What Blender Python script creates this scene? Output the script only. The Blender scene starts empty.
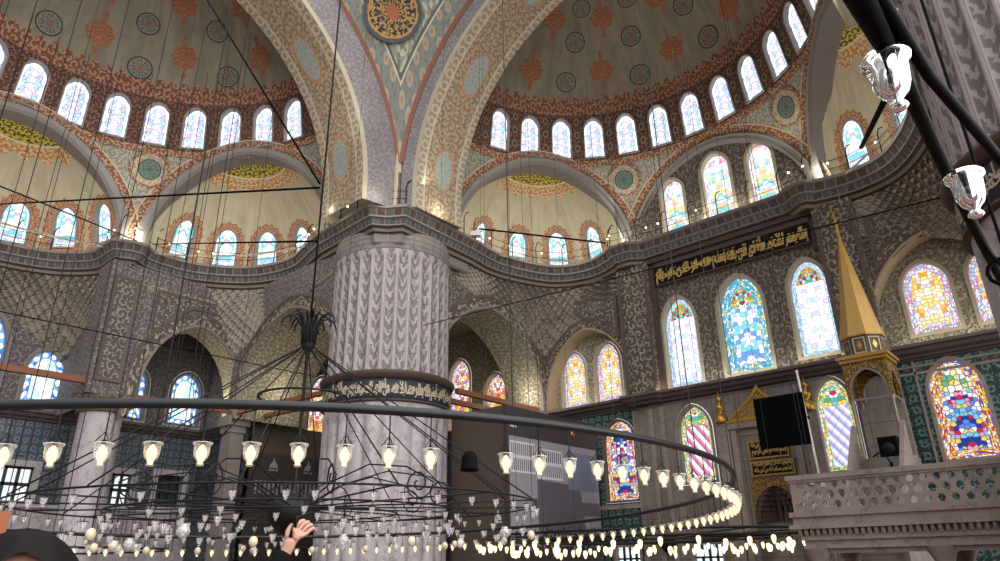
import bpy, math, random
from math import pi, sin, cos, radians as R_, sqrt, atan2, hypot, acos, asin
from mathutils import Vector, Matrix
from mathutils.geometry import delaunay_2d_cdt
random.seed(11)
SC = bpy.context.scene
C = SC.collection
V = Vector
# All coordinates are metres from the photographer's eye (X right along the
# mihrab wall, Y towards it, Z up); everything is raised by EYE at the end so
# that the carpet lies at z = 0.
EYE = 1.6

# ------------------------------------------------------------------ materials
def lin(c):
    if isinstance(c, str):
        c = tuple(int(c[i:i+2], 16)/255 for i in (0, 2, 4))
    return tuple((x/12.92 if x <= .04045 else ((x+.055)/1.055)**2.4) for x in c[:3]) + (1,)

class G:
    def __init__(s, name):
        s.m = bpy.data.materials.new(name); s.m.use_nodes = True
        s.t = s.m.node_tree; s.t.nodes.clear()
        s.out = s.t.nodes.new('ShaderNodeOutputMaterial')
        s._uv = None
    def put(s, sock, v):
        if isinstance(v, bpy.types.NodeSocket): s.t.links.new(v, sock)
        elif v is not None:
            if sock.type == 'RGBA' and len(v) == 3: v = (*v, 1)
            sock.default_value = v
    def n(s, typ, ins=None, **props):
        nd = s.t.nodes.new(typ)
        for k, v in props.items(): setattr(nd, k, v)
        for k, v in (ins or {}).items(): s.put(nd.inputs[k], v)
        return nd
    def m_(s, op, a, b=None, c=None, clamp=False):
        nd = s.n('ShaderNodeMath', operation=op, use_clamp=clamp)
        for i, v in enumerate((a, b, c)):
            if v is not None: s.put(nd.inputs[i], v)
        return nd.outputs[0]
    def vm(s, op, a, b=None):
        nd = s.n('ShaderNodeVectorMath', operation=op)
        s.put(nd.inputs[0], a)
        if b is not None: s.put(nd.inputs[1], b)
        return nd.outputs[1] if op in ('LENGTH', 'DISTANCE') else nd.outputs[0]
    def mix(s, f, a, b):
        nd = s.n('ShaderNodeMix', data_type='RGBA')
        s.put(nd.inputs[0], f)
        s.put(nd.inputs[6], a if isinstance(a, bpy.types.NodeSocket) else lin(a))
        s.put(nd.inputs[7], b if isinstance(b, bpy.types.NodeSocket) else lin(b))
        return nd.outputs[2]
    def ss(s, x, lo, hi, a=0., b=1.):
        nd = s.n('ShaderNodeMapRange', interpolation_type='SMOOTHSTEP')
        s.put(nd.inputs[0], x)
        for i, v in enumerate((lo, hi, a, b)): nd.inputs[i+1].default_value = v
        return nd.outputs[0]
    def uv(s):
        if s._uv is None: s._uv = s.n('ShaderNodeTexCoord').outputs['UV']
        return s._uv
    def obj(s): return s.n('ShaderNodeTexCoord').outputs['Object']
    def xy(s, v):
        nd = s.n('ShaderNodeSeparateXYZ'); s.put(nd.inputs[0], v)
        return nd.outputs[0], nd.outputs[1]
    def xyz(s, x, y, z=0.):
        nd = s.n('ShaderNodeCombineXYZ')
        for i, v in enumerate((x, y, z)): s.put(nd.inputs[i], v)
        return nd.outputs[0]
    def sc(s, v, k):
        return s.vm('MULTIPLY', v, (k, k, k) if not isinstance(k, tuple) else k)
    def vor(s, v, scale=1., rand=1., feature='F1'):
        return s.n('ShaderNodeTexVoronoi', {'Vector': v, 'Scale': scale, 'Randomness': rand}, voronoi_dimensions='2D', feature=feature)
    def noise(s, v, scale, detail=3., rough=.55):
        return s.n('ShaderNodeTexNoise', {'Vector': v, 'Scale': scale, 'Detail': detail, 'Roughness': rough}).outputs[0]
    def pp(s, x, period):   # distance to the nearest multiple of period, 0..period/2
        return s.m_('ABSOLUTE', s.m_('SUBTRACT', s.m_('FLOORED_MODULO', x, period), period/2))
    def ramp(s, f, cols):
        nd = s.n('ShaderNodeValToRGB'); nd.color_ramp.interpolation = 'CONSTANT'
        el = nd.color_ramp.elements
        while len(el) < len(cols): el.new(0.5)
        for i, c in enumerate(cols):
            el[i].position = i/len(cols); el[i].color = lin(c)
        s.put(nd.inputs[0], f); return nd.outputs[0]
    def bsdf(s, col, rough=.75, metal=0., bump=None, bs=.4, bd=.03, **kw):
        b = s.n('ShaderNodeBsdfPrincipled')
        s.put(b.inputs['Base Color'], col if isinstance(col, bpy.types.NodeSocket) else lin(col))
        s.put(b.inputs['Roughness'], rough); s.put(b.inputs['Metallic'], metal)
        for k, v in kw.items(): s.put(b.inputs[k.replace('_', ' ')], v)
        if bump is not None:
            bp = s.n('ShaderNodeBump', {'Height': bump, 'Strength': bs, 'Distance': bd})
            s.t.links.new(bp.outputs[0], b.inputs['Normal'])
        s.t.links.new(b.outputs[0], s.out.inputs[0]); return s.m
    def emit(s, col, st=1.):
        e = s.n('ShaderNodeEmission')
        s.put(e.inputs[0], col if isinstance(col, bpy.types.NodeSocket) else lin(col)); s.put(e.inputs[1], st)
        s.t.links.new(e.outputs[0], s.out.inputs[0])
        s.m.cycles.emission_sampling = 'NONE'
        return s.m
    # -------- ornament
    def scroll(s, v, scale, turns=1.8, rand=.6, lo=.0, hi=.5):
        vs = s.sc(v, scale)
        vo = s.vor(vs, 1., rand)
        loc = s.vm('SUBTRACT', vs, vo.outputs['Position'])
        x, y = s.xy(loc)
        ang = s.m_('ARCTAN2', y, x); r = s.vm('LENGTH', loc)
        flip = s.m_('SIGN', s.m_('SUBTRACT', s.xy(vo.outputs['Color'])[0], .5))
        k = s.m_('SINE', s.m_('ADD', s.m_('MULTIPLY', r, 2*pi*turns), s.m_('MULTIPLY', ang, flip)))
        return s.ss(k, lo, hi)
    def leaf(s, v, scale, lo=.25, hi=.4):
        w = s.noise(v, scale*.8, 2.)
        vv = s.vm('ADD', s.sc(v, scale), s.sc(s.vm('SUBTRACT', w, (.5, .5, .5)), 1.2))
        return s.ss(s.vor(vv, 1., .9).outputs['Distance'], lo, hi, 1., 0.)
    def edge(s, v, scale, w0, w1, rand=.8):
        return s.ss(s.vor(s.sc(v, scale), 1., rand, 'DISTANCE_TO_EDGE').outputs[0], w0, w1, 1., 0.)

MT = {}
def plain(name, col, rough=.7, metal=0., var=.0, vs=3., **kw):
    g = G(name)
    if var:
        nz = g.noise(g.obj(), vs, 4.)
        c0 = lin(col)
        a = tuple(max(0, x*(1-var)) for x in c0[:3])+(1,); b = tuple(x*(1+var) for x in c0[:3])+(1,)
        nd = g.n('ShaderNodeMix', data_type='RGBA'); g.put(nd.inputs[0], nz); nd.inputs[6].default_value = a; nd.inputs[7].default_value = b
        MT[name] = g.bsdf(nd.outputs[2], rough, metal, **kw)
    else: MT[name] = g.bsdf(col, rough, metal, **kw)
    return MT[name]
def arab(name, bg, fg, dot=None, scale=1.4, turns=1.8, rough=.75, lo=.1, hi=.5, lf=3.2, bump=True):
    """stencilled or carved arabesque: spiral scrolls plus small leaves"""
    g = G(name); v = g.uv()
    a = g.scroll(v, scale, turns, .7, lo, hi); b = g.leaf(v, scale*lf, .22, .36)
    col = g.mix(g.m_('MULTIPLY', a, .9), bg, fg)
    if dot: col = g.mix(g.m_('MULTIPLY', b, .8), col, dot)
    stain = g.noise(v, .7, 4.)
    col = g.mix(g.ss(stain, .3, .75, .22, 0.), col, '2a2420')
    MT[name] = g.bsdf(col, rough, 0., bump=g.m_('ADD', a, g.m_('MULTIPLY', b, .6)) if bump else None, bs=.5, bd=.04)
    return MT[name]
def glass(name, cols, scale=5., lead=.05, st=1.15, kind='vor', rand=.7, lw='2b3040', k2=None):
    g = G(name); v = g.uv()
    if kind == 'sym':
        x, y = g.xy(v); v = g.xyz(g.m_('ABSOLUTE', x), y); kind = 'vor'
    if kind == 'vor':
        f = g.xy(g.vor(g.sc(v, scale), 1., rand).outputs['Color'])[0]
        col = g.ramp(f, cols)
        ld = g.edge(v, scale, lead*.5, lead*1.6, rand)
    elif kind == 'stripe':
        x, y = g.xy(v)
        d = g.m_('ADD', g.m_('MULTIPLY', x, scale), g.m_('MULTIPLY', y, scale*.75))
        d2 = g.m_('SUBTRACT', g.m_('MULTIPLY', x, scale), g.m_('MULTIPLY', y, scale*.75))
        f = g.m_('FLOORED_MODULO', d, 1.)
        col = g.ramp(f, cols)
        ld = g.m_('MAXIMUM', g.ss(g.pp(d2, 1.), 0., lead, .5, 0.), g.ss(g.pp(d, 1.), 0., lead, .6, 0.))
    elif kind == 'chain':     # medallion chain up the middle of a small pane
        x, y = g.xy(v)
        yy = g.m_('SUBTRACT', g.m_('FLOORED_MODULO', y, scale), scale/2)
        r = g.vm('LENGTH', g.xyz(x, yy))
        f = g.m_('DIVIDE', r, scale*.8, clamp=True)
        c1 = g.ramp(f, cols)
        f2 = g.xy(g.vor(g.sc(v, 5.5), 1., .9).outputs['Color'])[0]
        c2 = g.ramp(f2, k2 or cols)
        col = g.mix(g.ss(r, scale*.46, scale*.5), c1, c2)
        ld = g.m_('MULTIPLY', g.edge(v, 5.5, .03, .12, .9), g.ss(r, scale*.46, scale*.5))
    elif kind == 'border':    # beads along a border strip; v runs 0..1 across
        x, y = g.xy(v)
        px = g.m_('SUBTRACT', g.m_('FLOORED_MODULO', x, scale), scale/2)
        r = g.vm('LENGTH', g.xyz(g.m_('MULTIPLY', px, 1.6/scale), g.m_('MULTIPLY', g.m_('SUBTRACT', y, .5), 1.5)))
        c1 = g.ramp(g.m_('MULTIPLY', r, 1.05, clamp=True), cols)
        col = c1
        if k2:
            f2 = g.xy(g.vor(g.xyz(g.m_('DIVIDE', x, scale/3), g.m_('MULTIPLY', y, 3.)), 1., .8).outputs['Color'])[0]
            col = g.mix(g.ss(r, .5, .54), c1, g.ramp(f2, k2))
        ld = g.m_('MAXIMUM', g.ss(g.m_('ABSOLUTE', g.m_('SUBTRACT', y, .5)), .42, .48), g.ss(g.m_('ABSOLUTE', g.m_('SUBTRACT', r, .52)), .0, .07, .7, 0.))
    col = g.mix(g.m_('MULTIPLY', ld, .85), col, lw)
    MT[name] = g.emit(col, st)
    return MT[name]

# stone and plaster
def marble(name, c1, c2, rough=.45, block=None):
    g = G(name); v = g.obj()
    nz = g.noise(g.sc(v, (1., 1., .35)), .8, 5., .6)
    col = g.mix(g.ss(nz, .3, .7), c1, c2)
    vein = g.ss(g.m_('ABSOLUTE', g.m_('SUBTRACT', g.noise(v, .9, 6., .65), .5)), 0., .025, .45, 0.)
    col = g.mix(vein, col, '4b474a')
    if block:
        x, y = g.xy(g.uv())
        ln = g.m_('MAXIMUM', g.ss(g.pp(x, block[0]), block[0]/2-.03, block[0]/2, 0., .7), g.ss(g.pp(y, block[1]), block[1]/2-.03, block[1]/2, 0., .7))
        col = g.mix(ln, col, '3b3632')
    MT[name] = g.bsdf(col, rough)
    return MT[name]
def plaster(name, c1, c2, streak=True):
    g = G(name); v = g.uv()
    nz = g.noise(g.sc(v, (1.4, .25, 1.)), 1.6, 5., .6); n2 = g.noise(v, .45, 4.)
    col = g.mix(g.ss(nz, .3, .72), c1, c2)
    col = g.mix(g.ss(n2, .55, .8, 0., .35), col, '6a5f4c')
    MT[name] = g.bsdf(col, .85)
    return MT[name]
marble('pier_marble', '999195', 'b5adaf')
marble('wall_marble', '6d6660', '877e76', block=(1.3, 1.7))
marble('neck_stone', '7d7674', '8f8886', .7, block=(.8, .26))
marble('pale_marble', '7d706a', '93857d', .5)
marble('dark_marble', '6d655f', '857c74', block=(.9, 1.5))
plaster('dome_plaster', '8f8870', 'a59e88')
plaster('conch_plaster', 'ada58a', 'c2b99d')
plain('grey_stone', '8b8681', .8, var=.12)
plain('dark_stone', '5b5350', .8, var=.15)
plain('mould_grey', '77706c', .7, var=.1)
plain('red_brown', '4b3934', .7, var=.2)
plain('rust_line', '5c4d47', .75)
plain('cream', 'b8ac92', .8, var=.08)
plain('frame_cream', 'a39a86', .8, var=.08)
plain('arch_cream', '9c8a70', .8, var=.1)
plain('iron', '131316', .5, 0., Specular_IOR_Level=.25)
plain('ring_iron', '15191f', .4, 0., Specular_IOR_Level=.4)
plain('black_rubber', '08080a', .6, 0., Specular_IOR_Level=.06)
plain('orange_beam', '7a492f', .6, var=.15)
plain('gilt', 'b98f3c', .35, .75, var=.2)
plain('gilt_matt', 'a5813f', .55, .3, var=.25, vs=9.)
plain('spire_gold', 'b8924c', .5, .2, var=.15, vs=2.)
plain('gold_letter', 'c9ab62', .5, .2)
plain('pale_letter', 'b9ab92', .6)
plain('night_blue', '202733', .6)
plain('black_panel', '12100d', .6, 0., Specular_IOR_Level=.15)
plain('screen_black', '040405', .5, 0., Specular_IOR_Level=.06)
plain('skin', 'b58a78', .55)
plain('hair', '0e0b0a', .6, var=.4, vs=60., Specular_IOR_Level=.12)
plain('black_cloth', '101014', .9, 0., Specular_IOR_Level=.1)
plain('denim', '2a3040', .9)
plain('shoe', '20201f', .6)
plain('phone', '0d0d0f', .4, 0., Specular_IOR_Level=.2)
plain('orange_wood', '8a4a20', .5)
plain('egg', 'd8ccb0', .5)
plain('carpet', '6a4a42', .95, var=.25, vs=2.)
plain('hoard_dark', '37302f', .55)
plain('hoard_brown', '4a4039', .6)
plain('hoard_grey', '8d8a92', .6)
plain('hoard_mid', '55525a', .6)
plain('print_blue', '6a7184', .6)
plain('print_white', 'c9c9cf', .6)
plain('white_paint', 'd8d8d6', .5)
plain('window_dark', '23252a', .5)
plain('eye_white', 'e8e4e0', .3); plain('lip', '9a5c55', .5)

arab('stencil_dark', '5a5149', '8f8375', '463d36', 2.2, 1.6)
arab('stencil_lilac', '655d5d', '8d8585', '4c4443', 2.5, 1.6)
arab('stencil_warm', '857d69', 'ada48b', '5f5847', 2.1, 1.6)
arab('carved_panel', '585049', 'a89e8f', '51392f', 2.4, 1.4)
arab('spandrel_panel', '544e4a', '989089', '4a403b', 2.6, 1.4)
arab('soffit_cream', 'c6bc9f', '8f8871', '8a7c62', 2.2, 1.5, bump=False)
arab('lilac_soft', '7b7476', '8f888a', '6a5f5f', 2.4, 1.4, bump=False)
arab('drum_rust', '6b3a2a', 'b07a55', '33231f', 2.4, 1.4, lf=2.2, bump=False)
arab('border_rust', '85533c', 'c3a684', '74402e', 3.2, 1.4, bump=False)
arab('medal_orange', '96593c', 'bf8e66', '7d4630', 3.4, 1.5, bump=False)
arab('fringe_orange', 'a06544', 'd2b48c', 'a87350', 4.6, 1.3, bump=False)
arab('spandrel_cream', 'b3ab92', '8b8f80', 'b47a52', 1.8, 1.5, bump=False)
arab('spandrel_blue', 'aca996', '74807e', '8f7355', 2.8, 1.5, bump=False)
arab('gilt_relief', '8a6a30', 'c39c50', '6e5122', 5., 1.4)
arab('gold_carving', '6e5120', 'b08a40', '4b3512', 4.2, 1.4)
arab('print_tree', '2d2a30', '7f7c86', None, 2.2, 1.5, bump=False)

def m_tile(name, bg, fg, dot, scale=1.6):
    g = G(name); v = g.uv()
    vs = g.sc(v, scale)
    e = g.ss(g.vor(vs, 1., .12, 'DISTANCE_TO_EDGE').outputs[0], .03, .09, 1., 0.)
    d = g.vor(vs, 1., .12).outputs['Distance']
    fl = g.ss(g.m_('ABSOLUTE', g.m_('SUBTRACT', d, .24)), .03, .09, 1., 0.)
    ct = g.ss(d, .07, .13, 1., 0.)
    a = g.leaf(v, scale*3., .2, .36)
    col = g.mix(g.m_('MULTIPLY', a, .75), bg, fg)
    col = g.mix(g.m_('MULTIPLY', fl, .7), col, fg); col = g.mix(e, col, dot); col = g.mix(ct, col, dot)
    MT[name] = g.bsdf(col, .35)
m_tile('tile_blue', '414a55', '737e88', '333a43', 2.5)
m_tile('tile_teal', '21383a', '6e8a82', '1b2e30', 2.4)
m_tile('tile_dark', '2d3136', '565b60', '22262a', 1.6)

def m_frieze(name, a, b, gap, period, h=None):
    g = G(name); x, y = g.xy(g.uv())
    f = g.m_('FLOORED_MODULO', x, period*2)
    col = g.mix(g.m_('GREATER_THAN', f, period), a, b)
    ln = g.ss(g.pp(x, period), period*.36, period*.44)
    col = g.mix(ln, col, gap)
    nz = g.leaf(g.uv(), 6., .2, .35)
    col = g.mix(g.m_('MULTIPLY', nz, .25), col, gap)
    MT[name] = g.bsdf(col, .7, bump=g.m_('SUBTRACT', 1., ln), bs=.8, bd=.06)
m_frieze('frieze_big', '463632', '4a4c4b', '77706a', .42)
m_frieze('frieze_small', '565959', '4b4a49', '857f79', .3)
m_frieze('dentil', 'a39a96', '968d8a', '4c4442', .16)
def m_muq():
    # u counts cells, v counts rows: each cell is a small pointed hood
    g = G('muqarnas'); x, y = g.xy(g.uv())
    nz = g.noise(g.obj(), .9, 4.)
    base = g.mix(g.ss(nz, .3, .7), '7f766b', '9d9384')
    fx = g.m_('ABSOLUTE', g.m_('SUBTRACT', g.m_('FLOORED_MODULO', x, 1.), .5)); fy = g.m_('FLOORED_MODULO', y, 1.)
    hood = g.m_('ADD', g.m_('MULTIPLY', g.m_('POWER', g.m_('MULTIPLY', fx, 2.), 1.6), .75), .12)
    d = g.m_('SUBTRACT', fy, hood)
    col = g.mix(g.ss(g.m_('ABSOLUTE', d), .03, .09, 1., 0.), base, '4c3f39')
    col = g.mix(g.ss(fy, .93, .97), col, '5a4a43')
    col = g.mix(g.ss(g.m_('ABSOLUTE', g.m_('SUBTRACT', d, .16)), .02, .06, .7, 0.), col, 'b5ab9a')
    MT['muqarnas'] = g.bsdf(col, .8)
m_muq()
def m_flute(name, n, Rr, dark, light, leaf, bottom, top):
    # ornament painted inside each flute, pale ribs between; u in metres round the shaft
    g = G(name); v = g.uv(); x, y = g.xy(v)
    p = 2*pi*Rr/n
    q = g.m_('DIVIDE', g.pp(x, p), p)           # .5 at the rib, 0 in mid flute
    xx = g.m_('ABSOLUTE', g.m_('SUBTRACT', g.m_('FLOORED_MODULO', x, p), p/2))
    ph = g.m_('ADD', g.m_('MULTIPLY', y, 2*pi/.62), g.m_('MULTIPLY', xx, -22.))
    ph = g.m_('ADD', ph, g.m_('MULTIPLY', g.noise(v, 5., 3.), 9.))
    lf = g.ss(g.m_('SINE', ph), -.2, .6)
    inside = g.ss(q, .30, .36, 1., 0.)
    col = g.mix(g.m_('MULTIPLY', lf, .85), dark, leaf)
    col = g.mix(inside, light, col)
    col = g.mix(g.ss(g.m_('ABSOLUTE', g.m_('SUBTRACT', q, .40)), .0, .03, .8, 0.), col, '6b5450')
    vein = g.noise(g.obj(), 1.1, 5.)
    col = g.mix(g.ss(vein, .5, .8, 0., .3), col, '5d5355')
    MT[name] = g.bsdf(col, .55)
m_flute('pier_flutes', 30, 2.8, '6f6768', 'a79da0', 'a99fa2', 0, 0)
def m_soffit():
    # v (metres across) carries chain borders and a wide band of cartouches
    g = G('soffit_paint'); v = g.uv(); x, y = g.xy(v)
    c_in = g.scroll(v, 2.1, 1.6, .6, 0., .5)
    base = g.mix(g.m_('MULTIPLY', c_in, .85), 'a0967d', '75685a')
    rust = g.leaf(v, 4.4, .18, .34)
    base = g.mix(g.m_('MULTIPLY', rust, .8), base, '96603f')
    xc = g.m_('SUBTRACT', g.m_('FLOORED_MODULO', x, 5.2), 2.6)
    el = g.vm('LENGTH', g.xyz(g.m_('MULTIPLY', xc, .7), g.m_('MULTIPLY', g.m_('SUBTRACT', y, 1.65), 1.35)))
    blue = g.mix(g.leaf(v, 5., .2, .3), '969c94', '7d8983')
    base = g.mix(g.ss(el, .72, .76, 1., 0.), base, blue)
    base = g.mix(g.ss(g.m_('ABSOLUTE', g.m_('SUBTRACT', el, .8)), .03, .07, 1., 0.), base, 'b07a55')
    ch = g.vm('LENGTH', g.xyz(g.m_('SUBTRACT', g.m_('FLOORED_MODULO', x, .62), .31), g.m_('SUBTRACT', g.m_('FLOORED_MODULO', y, 2.6), .25)))
    chain = g.mix(g.ss(g.m_('ABSOLUTE', g.m_('SUBTRACT', ch, .19)), .03, .07, 1., 0.), '8d8374', 'b9a98c')
    edge_ = g.ss(g.m_('ABSOLUTE', g.m_('SUBTRACT', y, 1.55)), 1.04, 1.08)
    col = g.mix(edge_, base, chain)
    ln = g.ss(g.m_('ABSOLUTE', g.m_('SUBTRACT', g.m_('ABSOLUTE', g.m_('SUBTRACT', y, 1.55)), 1.06)), .03, .06, 1., 0.)
    col = g.mix(ln, col, 'b9af98')
    MT['soffit_paint'] = g.bsdf(col, .8)
m_soffit()
def m_pend():
    g = G('pendentive_paint'); v = g.uv(); u, w = g.xy(v)
    d = g.m_('MINIMUM', u, w)
    ins = g.mix(g.m_('MULTIPLY', g.scroll(v, 1.7, 1.5, .5, 0., .5), .85), '83877a', 'b5af98')
    ins = g.mix(g.m_('MULTIPLY', g.leaf(v, 4., .2, .33), .8), ins, '5d645c')
    vs = g.sc(v, 1.9)
    rs = g.vor(vs, 1., .35).outputs['Distance']
    band = g.mix(g.m_('MULTIPLY', g.leaf(v, 5., .2, .32), .7), '767972', '5f645f')
    band = g.mix(g.ss(rs, .26, .32, 1., 0.), band, '9a917a')
    band = g.mix(g.ss(rs, .10, .16, 1., 0.), band, '94795a')
    col = g.mix(g.ss(d, .84, .86), band, ins)
    col = g.mix(g.ss(g.m_('ABSOLUTE', g.m_('SUBTRACT', d, .85)), .025, .045, 1., 0.), col, '4a5552')
    col = g.mix(g.ss(g.m_('ABSOLUTE', g.m_('SUBTRACT', d, .76)), .015, .03, 1., 0.), col, 'c3bda6')
    col = g.mix(g.ss(d, .13, .16, 1., 0.), col, '80503e')
    MT['pendentive_paint'] = g.bsdf(col, .8)
m_pend()
def m_roundel(name, ground, ink, hub, rim):
    g = G(name); v = g.uv(); x, y = g.xy(v)   # unit disc
    r = g.vm('LENGTH', v); a = g.m_('ARCTAN2', y, x)
    w = g.scroll(g.xyz(g.m_('MULTIPLY', a, 2.2), g.m_('MULTIPLY', r, 5.)), .9, 1.3, .9, .1, .45)
    ray = g.ss(g.pp(a, pi/6), .02, .06, 1., 0.)
    k = g.m_('MAXIMUM', w, g.m_('MULTIPLY', ray, .8))
    col = g.mix(k, ground, ink)
    col = g.mix(g.ss(r, .2, .23, 1., 0.), col, hub)
    col = g.mix(g.ss(r, .86, .88), col, rim)
    col = g.mix(g.ss(g.m_('ABSOLUTE', g.m_('SUBTRACT', r, .82)), .02, .04, 1., 0.), col, ink)
    MT[name] = g.bsdf(col, .6)
m_roundel('roundel_gold', '191d26', 'a8823f', '9a5530', '3c464c')
m_roundel('roundel_dark', '4b4b44', '8f8a78', '8a5a40', '33332f')
m_roundel('roundel_teal', '33494a', '6d7a66', '3d5251', '2c3c3c')
def m_rosette():
    # half medallion at the crown of a conch: polar uv in units of the conch radius
    g = G('conch_rosette'); v = g.uv(); x, y = g.xy(v)
    r = g.vm('LENGTH', v); a = g.m_('ARCTAN2', y, x)
    wr = g.scroll(g.xyz(g.m_('MULTIPLY', a, 5.5), g.m_('MULTIPLY', r, 26.)), .8, 1.2, .9, -.5, .05)
    gold = g.mix(wr, '45441c', 'c9b64a')
    fr = g.scroll(g.xyz(g.m_('MULTIPLY', a, 6.), g.m_('MULTIPLY', r, 20.)), 1., 1.3, .6, 0., .5)
    orange = g.mix(fr, 'b9824f', 'd8c398')
    pl = g.mix(g.noise(v, 8., 4.), 'ada58a', 'c2b99d')
    lob = g.m_('ADD', .50, g.m_('MULTIPLY', g.m_('ABSOLUTE', g.m_('SINE', g.m_('MULTIPLY', a, 9.))), .075))
    col = g.mix(g.ss(g.m_('SUBTRACT', r, lob), -.008, .008), orange, pl)
    col = g.mix(g.ss(r, .40, .41, 1., 0.), col, gold)
    col = g.mix(g.ss(g.m_('ABSOLUTE', g.m_('SUBTRACT', r, .405)), .008, .014, 1., 0.), col, 'd8cfae')
    col = g.mix(g.ss(r, .13, .14, 1., 0.), col, 'b9924a')
    MT['conch_rosette'] = g.bsdf(col, .8)
m_rosette()
def m_dome():
    # plaster dome with the rust crenellation above its windows; u round, v = height along the shell from z 23.2
    g = G('dome_paint'); v = g.uv(); x, y = g.xy(v)
    nz = g.noise(g.sc(v, (1.2, .3, 1.)), 1.2, 5., .6); n2 = g.noise(v, .35, 4.)
    pl = g.mix(g.ss(nz, .3, .72), '7d7765', '958e79'); pl = g.mix(g.ss(n2, .5, .75, 0., .45), pl, '605a4b')
    seam = g.ss(g.pp(x, 1.62), .80, .81, 0., .55)
    pl = g.mix(seam, pl, '4f473a')
    cr = g.m_('ADD', .75, g.m_('MULTIPLY', g.m_('ABSOLUTE', g.m_('SINE', g.m_('MULTIPLY', x, pi/.62))), .42))
    a = g.scroll(v, 2.6, 1.4, .7, .1, .5)
    ru = g.mix(a, '74473a', 'ac8468')
    k = g.m_('MULTIPLY', g.ss(g.m_('SUBTRACT', y, cr), -.03, .03, 1., 0.), g.ss(g.noise(v, 4., 3.), .28, .36))
    MT['dome_paint'] = g.bsdf(g.mix(k, pl, ru), .85)
m_dome()
def m_drum():
    g = G('drum_paint'); v = g.uv(); x, y = g.xy(v)
    a = g.scroll(v, 3., 1.4, .7, .1, .5); b = g.leaf(v, 6.5, .2, .34)
    col = g.mix(a, '52352c', '86604c'); col = g.mix(g.m_('MULTIPLY', b, .8), col, '2e2624')
    per = 11.5*pi/180*9.3
    xc = g.m_('SUBTRACT', g.m_('FLOORED_MODULO', x, per), per/2)
    yc = g.m_('SUBTRACT', g.m_('FLOORED_MODULO', y, .8), .4)
    el = g.vm('LENGTH', g.xyz(g.m_('MULTIPLY', xc, 1.5), yc))
    col = g.mix(g.ss(el, .24, .28, 1., 0.), col, '3a3d40')
    col = g.mix(g.ss(g.m_('ABSOLUTE', g.m_('SUBTRACT', el, .18)), .02, .05, 1., 0.), col, '9d8560')
    MT['drum_paint'] = g.bsdf(col, .8)
m_drum()

# stained glass (lit by the daylight behind it)
W, LB, BL, CY, PU, RE, YE, OR, GR, PK, NV = 'fbfbf8', 'b9d8f0', '3f6fd0', '7fd6dc', '9a86cf', 'c4304a', 'f2d35a', 'ee9a3a', '5fb08a', 'e79ab4', '24409c'
glass('g_dome_b', [W, W, W, 'f3f6fc', W, '6d8fdc'], .8, st=1.6, kind='border', lw='8f97b5')
glass('g_dome_c', [W, W, 'cfc0e0', 'd8cbe6', LB, 'd5ecf2'], .36, st=1.3, kind='chain', k2=[LB, W, 'cabfe0', 'b5dbe8', 'f0f0f8', W], lw='6a6f9a')
glass('g_ex_b', [W, W, CY, LB, W, W], 3.6, st=1.25, rand=.9, lw='7f8794')
glass('g_ex_c', [W, LB, W, CY, 'c9b9e0', 'e9c3cf', W], 5.5, .035, 1.2, lw='7a8494', kind='sym')
glass('g_tymp_b', [W, W, PK, LB, W], 4., st=1.25, lw='8c94a4')
glass('g_tymp_c', [W, W, LB, 'ecd98a', CY, W, W, 'f0c0c8'], 6., .05, 1.25, lw='7d8896', kind='sym')
glass('g_blue_b', [W, LB, '8fc3e6', W, '6ea6dc'], 10., .09, 1.15, lw='44699a')
glass('g_blue_c', [W, W, W, 'eef2f8', 'cfc6e4', W, 'c5dff2'], 4.4, .05, 1.25, lw='8a84a8', kind='sym')
glass('g_sky_b', ['58b4d2', '58b4d2', YE, W, '4a9fd0', '8fd2dc'], 6.5, .08, 1.1, lw='2d6f9a')
glass('g_sky_c', [W, LB, CY, '6f9be4', W, W], 4.8, .06, 1.2, lw='5d8ab0', kind='sym')
glass('g_head', [CY, OR, RE, GR, YE, '5fb5b0', W], 7., .08, 1.05, lw='4d5c50', kind='sym')
glass('g_warm_b', [W, PK, '9ac4e4', 'd88aa6', LB, W], 6., .1, 1.1, lw='7d5070')
glass('g_warm_c', ['f6d98a', 'f2c25e', W, 'f4e3b4', 'ee9a4a', 'cfd3ee'], 6., .07, 1.15, lw='a07a48', kind='sym')
glass('g_multi_b', [OR, W, BL, YE, RE, W, 'f2c23e'], 7., .1, 1.05, lw='6a3030')
glass('g_multi_c', ['5a8fe0', RE, W, '7fc6e4', NV, 'e6e0f0', PK, YE], 6.5, .08, 1.0, lw='4a3560', kind='sym')
glass('g_red_c', ['e9a23a', W, 'd4626a', YE, 'b08ad0', W, 'f0dca0'], 6., .08, 1.05, lw='8a3a3a', kind='sym')
glass('g_frame_b', ['f0e6a8', W, GR, YE, 'c8d8a8'], 5., .09, 1.05, lw='6b4a30')
glass('g_stripe_pk', [W, W, 'c46a9a', 'd58ab2'], 2.2, .12, 1.1, 'stripe', lw='8a3a6a')
glass('g_stripe_pu', [W, LB, 'b09ad4', 'd3c6ea'], 2.6, .14, 1.1, 'stripe', lw='6a5a9a')
glass('g_left_b', [W, W, W, W, '4a78d0', '2f62c4'], .55, st=1.2, kind='border', k2=['3a6fd0', '7fb8d8', '5a86c8'], lw='51627e')
glass('g_left_c', [W, 'd8f4f6', 'c3eef0', W, 'f3fdfd'], 1.6, .03, 1.3, lw='9aa07a')
glass('g_plain', ['e3f2f6', 'cfe8f0', 'f2f8fa'], .9, .0, 1.1, lw='dfeef2')

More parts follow.
